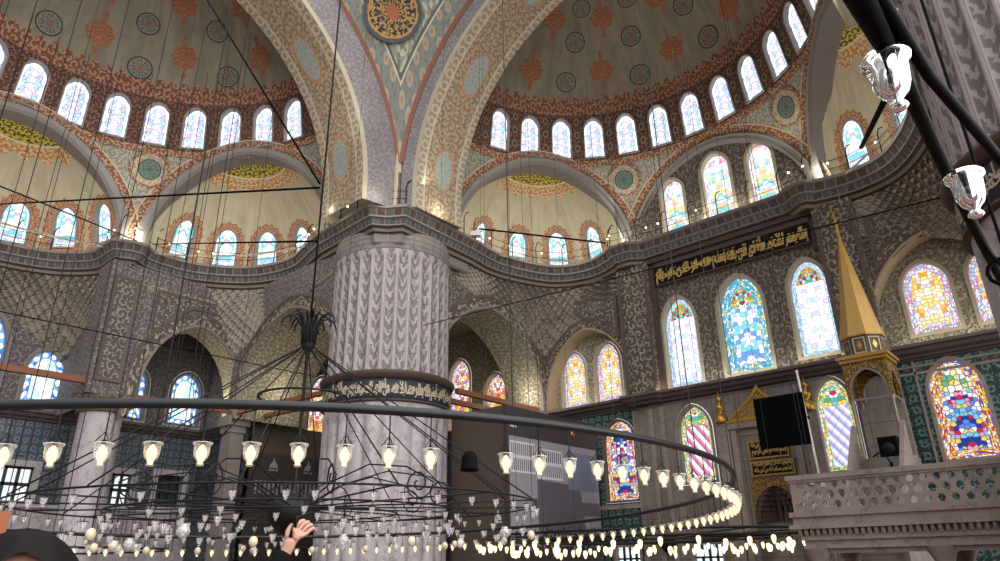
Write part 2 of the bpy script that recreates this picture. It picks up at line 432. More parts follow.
# ------------------------------------------------------------------ geometry
class MB:
    """collects faces of one mesh object"""
    def __init__(s): s.v = []; s.f = []; s.u = []; s.mi = []; s.sm = []
    def add(s, vs, fs, uvs=None, mi=0, sm=False):
        """uvs: one per vertex, or None for a box projection"""
        b = len(s.v); s.v.extend(V(p) for p in vs)
        for f in fs:
            s.f.append([b+i for i in f]); s.mi.append(mi); s.sm.append(sm)
            s.u.append([uvs[i] for i in f] if uvs else None)
        return s
    def box(s, c, d, rz=0, mi=0, rot=None):
        M = rot or Matrix.Rotation(rz, 3, 'Z'); c = V(c)
        p = [c+M @ V((x*d[0]/2, y*d[1]/2, z*d[2]/2)) for z in (-1, 1) for x, y in ((-1, -1), (1, -1), (1, 1), (-1, 1))]
        return s.add(p, [(3, 2, 1, 0), (4, 5, 6, 7), (0, 1, 5, 4), (1, 2, 6, 5), (2, 3, 7, 6), (3, 0, 4, 7)], mi=mi)
    def b2(s, a, b, mi=0):
        a, b = V(a), V(b)
        return s.box((a+b)/2, [abs(x) for x in (b-a)], mi=mi)
    def tube(s, pts, r, n=6, mi=0, caps=True, closed=False):
        pts = [V(p) for p in pts]; m = len(pts)
        rr = r if isinstance(r, (list, tuple)) else [r]*m
        vs, fs, uv = [], [], []; up = None; L = 0
        for i, p in enumerate(pts):
            if closed: t = (pts[(i+1) % m]-pts[i-1])
            else: t = (pts[min(i+1, m-1)]-pts[max(i-1, 0)])
            t = t.normalized() if t.length > 1e-9 else V((0, 0, 1))
            if up is None: up = V((0, 0, 1)) if abs(t.z) < .9 else V((1, 0, 0))
            x = up.cross(t)
            x = x.normalized() if x.length > 1e-6 else V((1, 0, 0)).cross(t).normalized()
            up = t.cross(x)
            if i: L += (p-pts[i-1]).length
            for k in range(n):
                a = 2*pi*k/n
                vs.append(p+(x*cos(a)+up*sin(a))*rr[i]); uv.append((k/n, L))
        for i in range(m if closed else m-1):
            for k in range(n):
                j = (i+1) % m
                fs.append((i*n+k, i*n+(k+1) % n, j*n+(k+1) % n, j*n+k))
        if caps and not closed:
            fs.append(tuple(reversed(range(n)))); fs.append(tuple((m-1)*n+k for k in range(n)))
        return s.add(vs, fs, uv, mi, n > 4)
    def lathe(s, prof, c=(0, 0, 0), n=16, mi=0, sm=True, a0=0, a1=2*pi, uvr=None):
        c = V(c); full = abs(a1-a0-2*pi) < 1e-6; k = n if full else n+1
        vs, uv, fs = [], [], []; L = 0
        for i, (r, z) in enumerate(prof):
            if i: L += hypot(r-prof[i-1][0], z-prof[i-1][1])
            for j in range(k):
                a = a0+(a1-a0)*j/n
                vs.append(c+V((r*cos(a), r*sin(a), z))); uv.append((a*(uvr or max(r, .01)), z if uvr else L))
        for i in range(len(prof)-1):
            for j in range(n):
                q = (j+1) % k
                fs.append((i*k+j, i*k+q, (i+1)*k+q, (i+1)*k+j))
        s.add(vs, fs, uv, mi, sm)
        return s
    def grid(s, fn, nu, nv, mi=0, sm=True, uvf=None, cu=False):
        vs = [fn(i/nu, j/nv) for j in range(nv+1) for i in range(nu+1)]
        uv = [uvf(i/nu, j/nv) for j in range(nv+1) for i in range(nu+1)] if uvf else None
        w = nu+1
        fs = [(j*w+i, j*w+i+1, (j+1)*w+i+1, (j+1)*w+i) for j in range(nv) for i in range(nu)]
        return s.add(vs, fs, uv, mi, sm)
    def sphere(s, c, r, n=12, mi=0, sq=(1, 1, 1)):
        c = V(c)
        return s.lathe([(max(1e-4, r*sin(pi*i/(n//2))*sq[0]), -r*cos(pi*i/(n//2))*sq[2]) for i in range(n//2+1)], c, n, mi)
    def build(s, name, mats, parent=None):
        me = bpy.data.meshes.new(name)
        me.from_pydata([tuple(p) for p in s.v], [], s.f)
        if not isinstance(mats, (list, tuple)): mats = [mats]
        for m in mats: me.materials.append(MT[m] if isinstance(m, str) else m)
        me.polygons.foreach_set('material_index', s.mi)
        me.polygons.foreach_set('use_smooth', s.sm)
        uvl = me.uv_layers.new(name='UVMap'); co = []
        for p, u in zip(me.polygons, s.u):
            if u is None:
                n = p.normal
                for vi in p.vertices:
                    q = s.v[vi]
                    if abs(n.z) > .75: co += (q.x, q.y)
                    elif abs(n.x) > abs(n.y): co += (q.y, q.z)
                    else: co += (q.x, q.z)
            else:
                for t in u: co += (t[0], t[1])
        uvl.data.foreach_set('uv', co)
        me.update()
        o = bpy.data.objects.new(name, me); C.objects.link(o)
        if parent: o.parent = parent
        return o

def tag(o, label, cat, group=None, kind=None):
    o['label'] = label; o['category'] = cat
    if group: o['group'] = group
    if kind: o['kind'] = kind
    return o
def thing(name, label, cat, loc=(0, 0, 0), rz=0, group=None, kind=None):
    o = bpy.data.objects.new(name, None); C.objects.link(o); o.empty_display_size = .2
    o.location = loc; o.rotation_euler = (0, 0, rz)
    return tag(o, label, cat, group, kind)
def kids(o): return [c for c in C.objects if c.parent == o]
_kc = {}
def dup(root, loc, rz=None, label=None):
    r = root.copy(); C.objects.link(r); r.location = loc
    if rz is not None: r.rotation_euler = (0, 0, rz)
    if label: r['label'] = label
    if root.name not in _kc: _kc[root.name] = [(c, kids(c)) for c in kids(root)]
    for c, gs in _kc[root.name]:
        d = c.copy(); C.objects.link(d); d.parent = r
        for g in gs:
            e = g.copy(); C.objects.link(e); e.parent = d
    return r

# ---- loops in a wall's own (u, v) coordinates
def arch(uc, v0, a, vs, vc, n=12, k=.12):
    """bottom-left, bottom-right, then over the pointed head; counter-clockwise"""
    L = [(uc-a, v0), (uc+a, v0)]
    for i in range(n+1):
        t = pi*i/n
        L.append((uc+a*cos(t), vs+(vc-vs)*((1-k)*sin(t)+k*(1-abs(cos(t))))))
    if abs(vs-v0) < 1e-6: L = L[2:]
    return L
def rect(u0, v0, u1, v1): return [(u0, v0), (u1, v0), (u1, v1), (u0, v1)]
def area(L): return sum(L[i-1][0]*L[i][1]-L[i][0]*L[i-1][1] for i in range(len(L)))/2
def offset(L, d):
    """grow a counter-clockwise loop by d"""
    n = len(L); out = []
    for i in range(n):
        a, b, c = V(L[i-1]), V(L[i]), V(L[(i+1) % n])
        e1, e2 = (b-a), (c-b)
        n1 = V((e1.y, -e1.x)).normalized(); n2 = V((e2.y, -e2.x)).normalized()
        q = n1+n2
        q = q*(1/max(.35, 1+n1.dot(n2)))
        out.append((b.x+q.x*d, b.y+q.y*d))
    return out
def dens(L, st, closed=True):
    out = []
    for i in range(len(L) if closed else len(L)-1):
        a, b = V(L[i]), V(L[(i+1) % len(L)])
        k = max(1, int((b-a).length/st+.5))
        out += [tuple(a+(b-a)*j/k) for j in range(k)]
    if not closed: out.append(tuple(L[-1]))
    return out
def inside(p, L):
    x, y = p; r = False; n = len(L); j = n-1
    for i in range(n):
        xi, yi = L[i]; xj, yj = L[j]
        if (yi > y) != (yj > y) and x < (xj-xi)*(y-yi)/(yj-yi)+xi: r = not r
        j = i
    return r
def panel(mb, outer, holes, mp, st=None, w=0., mi=0, sm=False, uvs=1.):
    loops = [outer]+list(holes)
    if st: loops = [dens(l, st) for l in loops]
    pts, ed = [], []
    for l in loops:
        b = len(pts); pts += [V(p) for p in l]
        ed += [(b+i, b+(i+1) % len(l)) for i in range(len(l))]
    if st:
        us = [p[0] for p in outer]; vs = [p[1] for p in outer]
        nu = int((max(us)-min(us))/st); nv = int((max(vs)-min(vs))/st)
        for i in range(1, nu+1):
            for j in range(1, nv+1):
                p = (min(us)+(i-.5+.01*(j % 2))*st, min(vs)+(j-.5)*st)
                if inside(p, outer) and not any(inside(p, h) for h in holes): pts.append(V(p))
    vo, _, fo = delaunay_2d_cdt(pts, ed, [], 0, 1e-6)[:3]
    keep = []
    for f in fo:
        c = sum((vo[i] for i in f), V((0, 0)))/len(f)
        if inside(c, loops[0]) and not any(inside(c, h) for h in loops[1:]): keep.append(f)
    mb.add([mp(p[0], p[1], w) for p in vo], keep, [(p[0]*uvs, p[1]*uvs) for p in vo], mi, sm)
    return mb
def strip(mb, A, B, mp, wa, wb, mi=0, sm=False, unit=None):
    """quads between two closed loops; u along the perimeter, v across (0..1 when unit)"""
    n = len(A); vs, uv, fs = [], [], []; L = 0
    d = unit or (hypot(A[0][0]-B[0][0], A[0][1]-B[0][1])+abs(wa-wb) or .1)
    for i in range(n+1):
        a, b = A[i % n], B[i % n]
        if i: L += hypot(a[0]-A[i-1][0], a[1]-A[i-1][1])
        vs += [mp(a[0], a[1], wa), mp(b[0], b[1], wb)]; uv += [(L, 0), (L, 1 if unit else d)]
    for i in range(n): fs.append((2*i, 2*i+2, 2*i+3, 2*i+1))
    return mb.add(vs, fs, uv, mi, sm)
def plane(o, u, nrm):
    o, u, nrm = V(o), V(u), V(nrm)
    return lambda a, b, w=0.: o+u*a+V((0, 0, b))+nrm*w
def catmull(P, n=6):
    out = []
    for i in range(len(P)-1):
        p0, p1, p2, p3 = V(P[max(0, i-1)]), V(P[i]), V(P[i+1]), V(P[min(len(P)-1, i+2)])
        for j in range(n):
            t = j/n
            out.append(tuple(.5*((2*p1)+(p2-p0)*t+(2*p0-5*p1+4*p2-p3)*t*t+(3*p1-p0-3*p2+p3)*t**3)))
    out.append(tuple(P[-1])); return out
def offp(P, d):
    """shift an open plan path to its left by d"""
    out = []
    for i in range(len(P)):
        a, b, c = V(P[max(0, i-1)][:2]), V(P[i][:2]), V(P[min(len(P)-1, i+1)][:2])
        e1 = (b-a) if (b-a).length > 1e-6 else (c-b); e2 = (c-b) if (c-b).length > 1e-6 else e1
        n1 = V((-e1.y, e1.x)).normalized(); n2 = V((-e2.y, e2.x)).normalized()
        q = (n1+n2)/max(.5, 1+n1.dot(n2))
        out.append((b.x+q.x*d, b.y+q.y*d))
    return out
def sweep(mb, path, prof, sm=False):
    """prof: (offset to the wall side, z, material index of the band that starts here)"""
    L = [0]
    for i in range(1, len(path)): L.append(L[-1]+hypot(path[i][0]-path[i-1][0], path[i][1]-path[i-1][1]))
    offs = [offp(path, p[0]) for p in prof]; h = 0
    for k in range(len(prof)-1):
        a, b = prof[k], prof[k+1]; d = hypot(a[0]-b[0], a[1]-b[1]); vs, uv, fs = [], [], []
        for i in range(len(path)):
            vs += [(*offs[k][i], a[1]), (*offs[k+1][i], b[1])]; uv += [(L[i], h), (L[i], h+d)]
        for i in range(len(path)-1): fs.append((2*i, 2*i+1, 2*i+3, 2*i+2))
        mb.add(vs, fs, uv, a[2], sm); h += d
    return mb

# ---- windows: frame (root) with stained panes behind it
_wn = [0]
ORD = 'first second third fourth fifth sixth seventh eighth ninth tenth eleventh twelfth thirteenth fourteenth'.split()
def window(label, mp, loop, border, centre, fr=.14, dp=.28, bw=.16, fmat='grey_stone', head=None, fringe=None, proud=.05, split=None, bars=None):
    _wn[0] += 1
    ou = offset(loop, fr); mb = MB()
    strip(mb, ou, ou, mp, .02, -proud, 0); strip(mb, ou, loop, mp, -proud, -proud, 0)
    strip(mb, loop, loop, mp, -proud, dp, 0)
    root = mb.build('window_%d' % _wn[0], fmat)
    tag(root, label, 'window', kind='structure')
    inn = offset(loop, -bw) if border else loop
    if border:
        g = MB(); strip(g, loop, inn, mp, dp-.02, dp-.02, 0, unit=bw); g.build('border_glass', border, root)
    vs = [p[1] for p in inn]; us = [p[0] for p in inn]; uc = (min(us)+max(us))/2
    lo = min(vs); hi = max(vs)
    mq = lambda a, b, w=0.: mp(a+uc, b+lo, w)
    sh = [(p[0]-uc, p[1]-lo) for p in inn]
    cuts = [(0, 99, centre)] if not head else [(0, (hi-lo)*head[0], centre), ((hi-lo)*head[0], 99, head[1])]
    for a, b, m in cuts:
        L = clipv(sh, a, b)
        if len(L) > 2:
            g = MB(); panel(g, L, [], mq, w=dp-.01); g.build('pane', m, root)
    if fringe:
        g = MB(); n = 26; A = dens(ou, .12)[:]; ctr = V((uc, (lo+hi)/2))
        B = offset(ou, fringe); B = dens(B, .12)
        # scalloped painted fringe round the head
        A2 = resamp(ou, 44); B2 = resamp(offset(ou, fringe), 44)
        B3 = [tuple(V(a)+(V(b)-V(a))*(1. if i % 2 else .72)) for i, (a, b) in enumerate(zip(A2, B2))]
        keep = [i for i in range(len(A2))]
        strip(g, A2, B3, mp, -.03, -.025, 0)
        g.build('painted_fringe', 'fringe_orange', root)
    return root
def resamp(L, n):
    per = [0]
    for i in range(len(L)):
        a, b = L[i], L[(i+1) % len(L)]; per.append(per[-1]+hypot(a[0]-b[0], a[1]-b[1]))
    out = []; k = 0
    for j in range(n):
        t = per[-1]*j/n
        while per[k+1] < t: k += 1
        a, b = V(L[k]), V(L[(k+1) % len(L)]); f = (t-per[k])/max(1e-9, per[k+1]-per[k])
        out.append(tuple(a+(b-a)*f))
    return out
def clipv(L, lo, hi):
    for s, h in ((1, lo), (-1, hi)):
        out = []
        for i in range(len(L)):
            a, b = L[i-1], L[i]; da, db = s*(a[1]-h), s*(b[1]-h)
            if (da >= 0) != (db >= 0):
                f = da/(da-db); out.append((a[0]+(b[0]-a[0])*f, a[1]+(b[1]-a[1])*f))
            if db >= 0: out.append(b)
        L = out
        if not L: break
    return L
def disc(mb, mp, u0, v0, rho, su=1., w=-.03, n=24, nr=4, mi=0, fn=None):
    """painted disc lying on a surface; uv = unit disc"""
    vs, uv, fs = [mp(u0, v0, w)], [(0, 0)], []
    for k in range(1, nr+1):
        for i in range(n):
            a = 2*pi*i/n; r = rho*k/nr*(fn(a) if fn else 1)
            vs.append(mp(u0+r*cos(a)*su, v0+r*sin(a), w)); uv.append((k/nr*cos(a), k/nr*sin(a)))
    for i in range(n):
        fs.append((0, 1+i, 1+(i+1) % n))
        for k in range(nr-1):
            a = 1+k*n; b = a+n
            fs.append((a+i, b+i, b+(i+1) % n, a+(i+1) % n))
    return mb.add(vs, fs, uv, mi)
def text_mesh(body, size, ext=.0):
    cu = bpy.data.curves.new('lettering', 'FONT'); cu.body = body; cu.size = size; cu.extrude = ext
    cu.resolution_u = 3
    o = bpy.data.objects.new('lettering', cu); C.objects.link(o)
    bpy.context.view_layer.update()
    me = bpy.data.meshes.new_from_object(o)
    bpy.data.objects.remove(o); bpy.data.curves.remove(cu)
    vs = [tuple(v.co) for v in me.vertices]; fs = [tuple(p.vertices) for p in me.polygons]
    bpy.data.meshes.remove(me)
    return vs, fs
def put_text(mb, body, mp, u0, u1, v0, v1, w=-.04, th=.03, mi=0, bold=0.):
    """stretch a line of lettering over the field u0..u1, v0..v1 of a surface"""
    vs, fs = text_mesh(body, 1.)
    xs = [p[0] for p in vs]; ys = [p[1] for p in vs]
    if not xs: return mb
    fx = (u1-u0)/(max(xs)-min(xs)); fy = (v1-v0)/(max(ys)-min(ys))
    q = [(u0+(p[0]-min(xs))*fx, v0+(p[1]-min(ys))*fy) for p in vs]
    mb.add([mp(a, b, w) for a, b in q], fs, q, mi)
    if bold: mb.add([mp(a+bold, b+bold*.4, w-.002) for a, b in q], fs, q, mi)
    return mb
AR = [' '.join(reversed(x.split())) if 0 else x[::-1] for x in (
    '\ufe91\ufeb4\ufee2 \ufe8d\ufedf\ufee0\ufeea \ufe8d\ufedf\ufeae\ufea3\ufee4\ufee6 \ufe8d\ufedf\ufeae\ufea3\ufef4\ufee2',
    '\ufe87\ufee7\ufee4\ufe8e \ufef3\ufecc\ufee4\ufeae \ufee3\ufeb4\ufe8e\ufe9f\ufeaa \ufe8d\ufedf\ufee0\ufeea \ufee3\ufee6 \ufe81\ufee3\ufee6 \ufe91\ufe8e\ufedf\ufee0\ufeea',
    '\ufeed\ufe8d\ufedf\ufef4\ufeee\ufee1 \ufe8d\ufef5\ufea7\ufeae \ufeed\ufe83\ufed7\ufe8e\ufee1 \ufe8d\ufedf\ufebc\ufefc\ufe93')]

# ================================================================== the building
FL = -1.6                       # carpet level from the eye
YQ, XL = 29.8, -40.0            # mihrab wall, left wall
CQ, CL = V((-11.9, 20.6)), V((-24.9, 6.6))   # centres of the two half domes
P1, P2 = V((-24.42, 20.25)), V((1.75, 17.6))    # the two round piers
RREF = 9.3
def struct(o, label, cat): return tag(o, label, cat, kind='structure')
def wq(y=YQ): return plane((0, y, 0), (1, 0, 0), (0, 1, 0))        # u = X
def wl(x=XL): return plane((x, 0, 0), (0, 1, 0), (-1, 0, 0))       # u = Y

# ---- floor
mb = MB(); mb.b2((-41, -12, FL-.2), (12, 31.5, FL)); o = mb.build('floor', 'carpet'); struct(o, 'red carpeted floor of the prayer hall', 'floor')

# ---- mihrab wall, upper storey
m = wq(); mr = plane((0, 30.6, 0), (1, 0, 0), (0, 1, 0))
W1 = arch(-14.1, 7.6, .85, 10.6, 12.0); W2 = arch(-10.98, 7.7, 1.04, 10.7, 12.25); W3 = arch(-7.9, 7.85, .8, 10.8, 12.15)
AL = arch(-19.55, 7.5, 2.7, 8.0, 11.6, 18); AR_ = arch(-3.05, 7.5, 2.75, 8.0, 11.9, 18)
TP = arch(CQ.x+.3, 15.35, 4.75, 15.4, 20.2, 24)
root = thing('wall_front', 'mihrab wall with stencilled upper storey, tall windows and marble dado', 'wall', kind='structure')
mb = MB(); panel(mb, rect(-22.5, 7.3, 3, 15.4), [offset(w, .14) for w in (W1, W2, W3)]+[AL, AR_], m)
mb.build('stencilled_storey', 'stencil_dark', root)
mb = MB()
strip(mb, AL, AL, m, 0, .8, 0); strip(mb, AR_, AR_, m, 0, .8, 0); mb.build('recess_reveal', 'arch_cream', root)
WA = arch(-21.05, 7.7, .78, 9.7, 10.75); WB = arch(-18.85, 7.75, .76, 9.75, 10.85)
WR = arch(-3.72, 8.1, .82, 10.0, 11.0)
WR2 = arch(-1.4, 8.1, .82, 10.0, 11.0)
mb = MB(); panel(mb, rect(-22.4, 7.3, -16.7, 11.9), [offset(w, .14) for w in (WA, WB)], mr); panel(mb, rect(-5.9, 7.3, -.2, 12), [offset(w, .14) for w in (WR, WR2)], mr)
mb.build('recess_back', 'stencil_warm', root)
for L in (AL, AR_):
    mb = MB(); B = offset(L, .5)
    strip(mb, L, offset(L, .1), m, -.1, -.1, 0); strip(mb, offset(L, .1), B, m, -.04, -.06, 1); strip(mb, B, offset(B, .12), m, -.09, -.09, 2)
    strip(mb, offset(B, .12), offset(B, .12), m, -.09, 0, 2); strip(mb, L, L, m, -.1, 0, 0)
    mb.build('arch_moulding', ['arch_cream', 'carved_panel', 'rust_line'], root)
for x0, x1 in ((-17.15, -15.35), (-7.05, -5.4)):
    mb = MB(); mb.b2((x0, 29.45, 7.3), (x1, 30, 14.3))
    o = mb.build('pilaster', 'carved_panel', root)
    for a in (x0+.12, x1-.12):
        f = MB(); f.b2((a-.07, 29.38, 7.4), (a+.07, 29.46, 13.9)); f.build('edge_strip', 'rust_line', o)
for a, b in ((-22.3, -17.3), (-5.3, -.3)):      # triangular carved fields in the spandrels
    c = (a+b)/2; s = 1 if a < -10 else -1; e = b if s > 0 else a
    tri = [(e-s*.15, 13.3), (e-s*2.9, 13.3), (e-s*2.9, 12.6), (e-s*.15, 10.7)]
    if area(tri) < 0: tri.reverse()
    mb = MB(); strip(mb, tri, offset(tri, -.22), m, -.08, -.04, 1); panel(mb, offset(tri, -.22), [], m, w=-.04, mi=0)
    strip(mb, tri, tri, m, -.08, 0, 1); mb.build('spandrel_field', ['spandrel_panel', 'rust_line'], root)
mb = MB(); mb.b2((-15.35, 29.5, 14.1), (-7.05, 29.9, 14.3)); mb.b2((-15.3, 29.68, 12.45), (-15.1, 29.82, 13.9)); mb.b2((-7.3, 29.68, 12.45), (-7.05, 29.82, 13.9))
mb.b2((-15.35, 29.6, 7.4), (-15.05, 29.85, 13.9)); mb.build('panel_border', 'red_brown', root)
mb = MB(); mb.b2((-15.05, 29.7, 13.72), (-7.3, 29.79, 14.4)); mb.build('plain_field', 'dark_stone', root)
# lower storey
LW1 = arch(-14.0, 3.2, .78, 5.5, 6.55); LW2 = arch(-7.85, 3.1, .7, 5.6, 6.75); TWn = arch(-18.05, 2.65, .88, 5.5, 6.45); RLW = arch(-3.55, 3.15, .85, 5.6, 6.75)
RLW2 = arch(-.9, 3.15, .85, 5.6, 6.75)
lowr = [rect(-18.7, -.5, -17.4, .55), rect(-14.75, -.5, -13.4, .55)]
mb = MB(); panel(mb, rect(-17, FL, -5.4, 7.3), [offset(w, .15) for w in (LW1, LW2)]+[offset(r, .12) for r in lowr[1:]]+[arch(-10.75, FL, 1.1, 1.6, 2.9)], m)
mb.build('marble_dado', 'wall_marble', root)
mb = MB(); panel(mb, rect(-22.5, FL, -17, 7.3), [offset(TWn, .12), offset(lowr[0], .12)], m, mi=0); panel(mb, rect(-5.4, FL, 3, 7.3), [offset(RLW, .12), offset(RLW2, .12)], m, mi=0)
mb.build('tile_field', 'tile_teal', root)
mb = MB()
for x in (-5.35, -4.75): mb.b2((x, 29.76, 2.), (x+.08, 29.8, 6.9))
mb.b2((-5.3, 29.76, 6.35), (2, 29.8, 6.45)); mb.b2((-22, 29.74, 2.25), (-16.9, 29.8, 2.45)); mb.b2((-5.4, 29.74, 6.62), (2, 29.8, 6.7))
mb.build('tile_border', 'pale_marble', root)
mb = MB()
for x in (-16.95, -16.1, -15.5, -12.5, -9.2, -6.7): mb.b2((x-.12, 29.66, FL), (x+.12, 29.82, 6.75))
mb.build('marble_strip', 'pale_marble', root)
for i, k in enumerate((-15.3, -8.95)):  # small hanging lamp motifs on the dado
    pass
# calligraphy board under the cornice
b = thing('inscription_panel', 'long black board with gilt Arabic lettering below the front cornice', 'inscription', (-11.16, 29.62, 13.36))
mb = MB(); mb.box((0, 0, -.06), (7.66, .1, .98)); mb.build('board', 'black_panel', b)
mp = plane((0, -.06, 0), (1, 0, 0), (0, 1, 0))
for row, (v0, v1) in enumerate(((-.52, .18), (-.3, .38))):
    mb = MB()
    for k in range(2): put_text(mb, AR[(k+row) % 3], mp, -3.75+k*3.78, -.05+k*3.78, v0, v1, -.012-.006*row, bold=.045)
    mb.build('lettering', 'gold_letter', b)
mb = MB(); mb.box((0, -.02, .43), (7.66, .12, .05)); mb.box((0, -.02, -.55), (7.66, .12, .05)); mb.build('board_moulding', 'red_brown', b)

# ---- windows of the mihrab wall
window('left of the three tall stained windows above the mihrab, blue dotted border', m, W1, 'g_blue_b', 'g_blue_c', .15, .35, .2, 'frame_cream', head=(.8, 'g_head'))
window('middle and widest of the three tall stained windows above the mihrab', m, W2, 'g_sky_b', 'g_sky_c', .16, .35, .42, 'frame_cream', head=(.74, 'g_head'))
window('right of the three tall stained windows, beside the golden minbar spire', m, W3, 'g_blue_b', 'g_blue_c', .15, .35, .2, 'frame_cream', head=(.8, 'g_head'))
window('left window of the pair in the blind arch beside the dark banner hoarding', mr, WA, 'g_warm_b', 'g_warm_c', .12, .25, .24, 'frame_cream')
window('right window of the pair in the blind arch beside the dark banner hoarding', mr, WB, 'g_warm_b', 'g_warm_c', .12, .25, .24, 'frame_cream')
window('yellow and pink window in the blind arch right of the minbar spire', mr, WR, 'g_warm_b', 'g_warm_c', .14, .25, .26, 'frame_cream')
window('second window of the right blind arch, mostly behind the fluted pier', mr, WR2, 'g_warm_b', 'g_warm_c', .14, .25, .26, 'frame_cream')
window('lower window with pink diagonal stripes left of the mihrab', m, LW1, 'g_frame_b', 'g_stripe_pk', .12, .3, .22, 'pale_marble', head=(.78, 'g_head'))
window('lower window with lilac diagonal lattice between television and minbar', m, LW2, 'g_frame_b', 'g_stripe_pu', .14, .3, .22, 'pale_marble', head=(.74, 'g_head'))
window('blue and red window in the green tiled strip right of the hoarding', m, TWn, 'g_multi_b', 'g_multi_c', .1, .25, .24, 'dark_stone')
window('multicoloured window in teal tiles at right, above the marble balustrade', m, RLW, 'g_multi_b', 'g_multi_c', .12, .3, .3, 'pale_marble', head=(.72, 'g_frame_b'))
window('multicoloured window in teal tiles behind the right fluted pier', m, RLW2, 'g_multi_b', 'g_multi_c', .12, .3, .3, 'pale_marble')
for r, t in zip(lowr, ('pale rectangular window low in the front wall right of the hoarding', 'pale rectangular window low in the front wall near the mihrab')):
    o = window(t, m, r, None, 'g_plain', .12, .3, 0, 'pale_marble')
    g = MB(); x0, x1 = r[0][0], r[1][0]
    for k in (.25, .5, .75): g.b2((x0+(x1-x0)*k-.05, YQ+.18, -.5), (x0+(x1-x0)*k+.05, YQ+.26, .55))
    g.b2((x0, YQ+.18, 0), (x1, YQ+.26, .08)); g.build('muntin', 'window_dark', o)

# ---- left wall
ml = wl()
LA = arch(10.6, 7.75, .86, 9.6, 10.6); LM = arch(7.35, 7.75, 1.25, 10.4, 12.25); LB_ = arch(3.6, 7.75, .9, 9.6, 10.6)
BA = arch(17.95, 7.75, .86, 9.6, 10.7); BB = arch(14.85, 7.75, .8, 9.6, 10.6)
CW3 = arch(27.3, 7.3, .9, 10.6, 12.2)
rb = [rect(9.4, 3.15, 11.1, 4.75), rect(14.5, 3.15, 15.75, 4.75), rect(17.1, 3.15, 18.5, 4.85), rect(5, 3.15, 6.7, 4.75)]
root = thing('wall_left', 'left side wall with lilac stencils above and blue tiles below', 'wall', kind='structure')
mb = MB(); panel(mb, rect(-3, 7.3, 30, 15.4), [offset(w, .2) for w in (LA, LM, LB_, BA, BB, CW3)], ml); mb.build('stencilled_storey', 'stencil_lilac', root)
mb = MB(); panel(mb, rect(-3, 3.0, 30, 7.3), [offset(r, .3) for r in rb], ml); mb.build('tile_field', 'tile_blue', root)
mb = MB(); panel(mb, rect(-3, FL, 30, 3.0), [], ml); mb.b2((-40.1, -3, 2.85), (-39.8, 30, 3.0)); mb.build('marble_dado', 'pier_marble', root)
mb = MB()
for y in (8.6, 11.95, 12.15, 13.9, 16.4): mb.b2((-40, y, 3), (-39.95, y+.12, 6.7))
for y in (8.7, 12.0): mb.b2((-40, y, 5.2), (-39.96, y+1.8, 5.27))
mb.build('tile_border', 'tile_dark', root)
window('window with white ovals on blue in the left wall, beside the pilaster niche', ml, LA, 'g_left_b', 'g_left_c', .16, .3, .34, 'mould_grey')
window('large window with white ovals at the left edge of the left wall', ml, LM, 'g_left_b', 'g_left_c', .16, .3, .34, 'mould_grey')
window('window with white ovals beyond the left edge of the left wall', ml, LB_, 'g_left_b', 'g_left_c', .16, .3, .34, 'mould_grey')
window('right window with white ovals at the back of the left arched bay', ml, BA, 'g_left_b', 'g_left_c', .14, .3, .32, 'mould_grey')
window('left window with white ovals at the back of the left arched bay', ml, BB, 'g_left_b', 'g_left_c', .14, .3, .32, 'mould_grey')
window('red and white stained window seen between chandelier stem and round pier', ml, CW3, 'g_warm_b', 'g_red_c', .14, .3, .28, 'cream')
for r, t in zip(rb, ('bright rectangular casement low in the blue tiles at far left', 'rectangular casement behind the marble column at left', 'dark rectangular casement in the blue tiles right of the marble column', 'rectangular casement in the blue tiles beyond the left edge')):
    o = window(t, ml, r, None, 'g_plain' if 'dark' not in t else 'window_dark', .28, .45, 0, 'pier_marble')
    g = MB(); y0, y1 = r[0][0], r[1][0]; z0, z1 = r[0][1], r[2][1]
    for k in (0, .33, .66, 1): g.b2((-40.38, y0+(y1-y0)*k-.07, z0), (-40.26, y0+(y1-y0)*k+.07, z1))
    for k in (.5, 1): g.b2((-40.38, y0, z0+(z1-z0)*k-.1), (-40.26, y1, z0+(z1-z0)*k+.06))
    g.build('casement_frame', 'window_dark', o)

# ---- corner bay between the two walls, seen through the arches
mc = plane((0, 29.9, 0), (1, 0, 0), (0, 1, 0))
CW1 = arch(-29.2, 7.3, .9, 10.6, 11.8); CW2 = arch(-26.25, 7.4, .84, 9.3, 10.4)
root = thing('wall_corner', 'wall of the dim corner bay behind the round pier', 'wall', kind='structure')
mb = MB(); panel(mb, rect(-40, 7, -22.4, 15.4), [offset(w, .16) for w in (CW1, CW2)], mc); panel(mb, rect(-40, FL, -22.4, 7), [], mc, mi=1); mb.build('stencilled_storey', ['stencil_warm', 'tile_dark'], root)
window('yellow and red stained window just right of the round pier, left of its pair', mc, CW1, 'g_warm_b', 'g_red_c', .14, .3, .26, 'cream')
window('blue and yellow stained window in the corner bay, right of its pair', mc, CW2, 'g_multi_b', 'g_red_c', .14, .3, .26, 'cream')
by = plane((0, 19.2, 0), (1, 0, 0), (0, 1, 0))
mb = MB(); mb.b2((-40, 19.2, 7), (-36.2, 19.4, 15.3), 0); mb.b2((-40, 19.2, FL), (-34.9, 19.4, 7), 1)
o = mb.build('wall_bay', ['stencil_lilac', 'tile_dark']); struct(o, 'end wall of the left arched bay, dark tiles below', 'wall')
mb = MB(); mb.b2((-40, 11.3, 13.3), (-34.7, 19.3, 13.5)); mb.b2((-40, 19.3, 13.3), (-22.6, 30, 13.5)); o = mb.build('ceiling', 'stencil_warm'); struct(o, 'vault over the side bays behind the arches', 'ceiling')

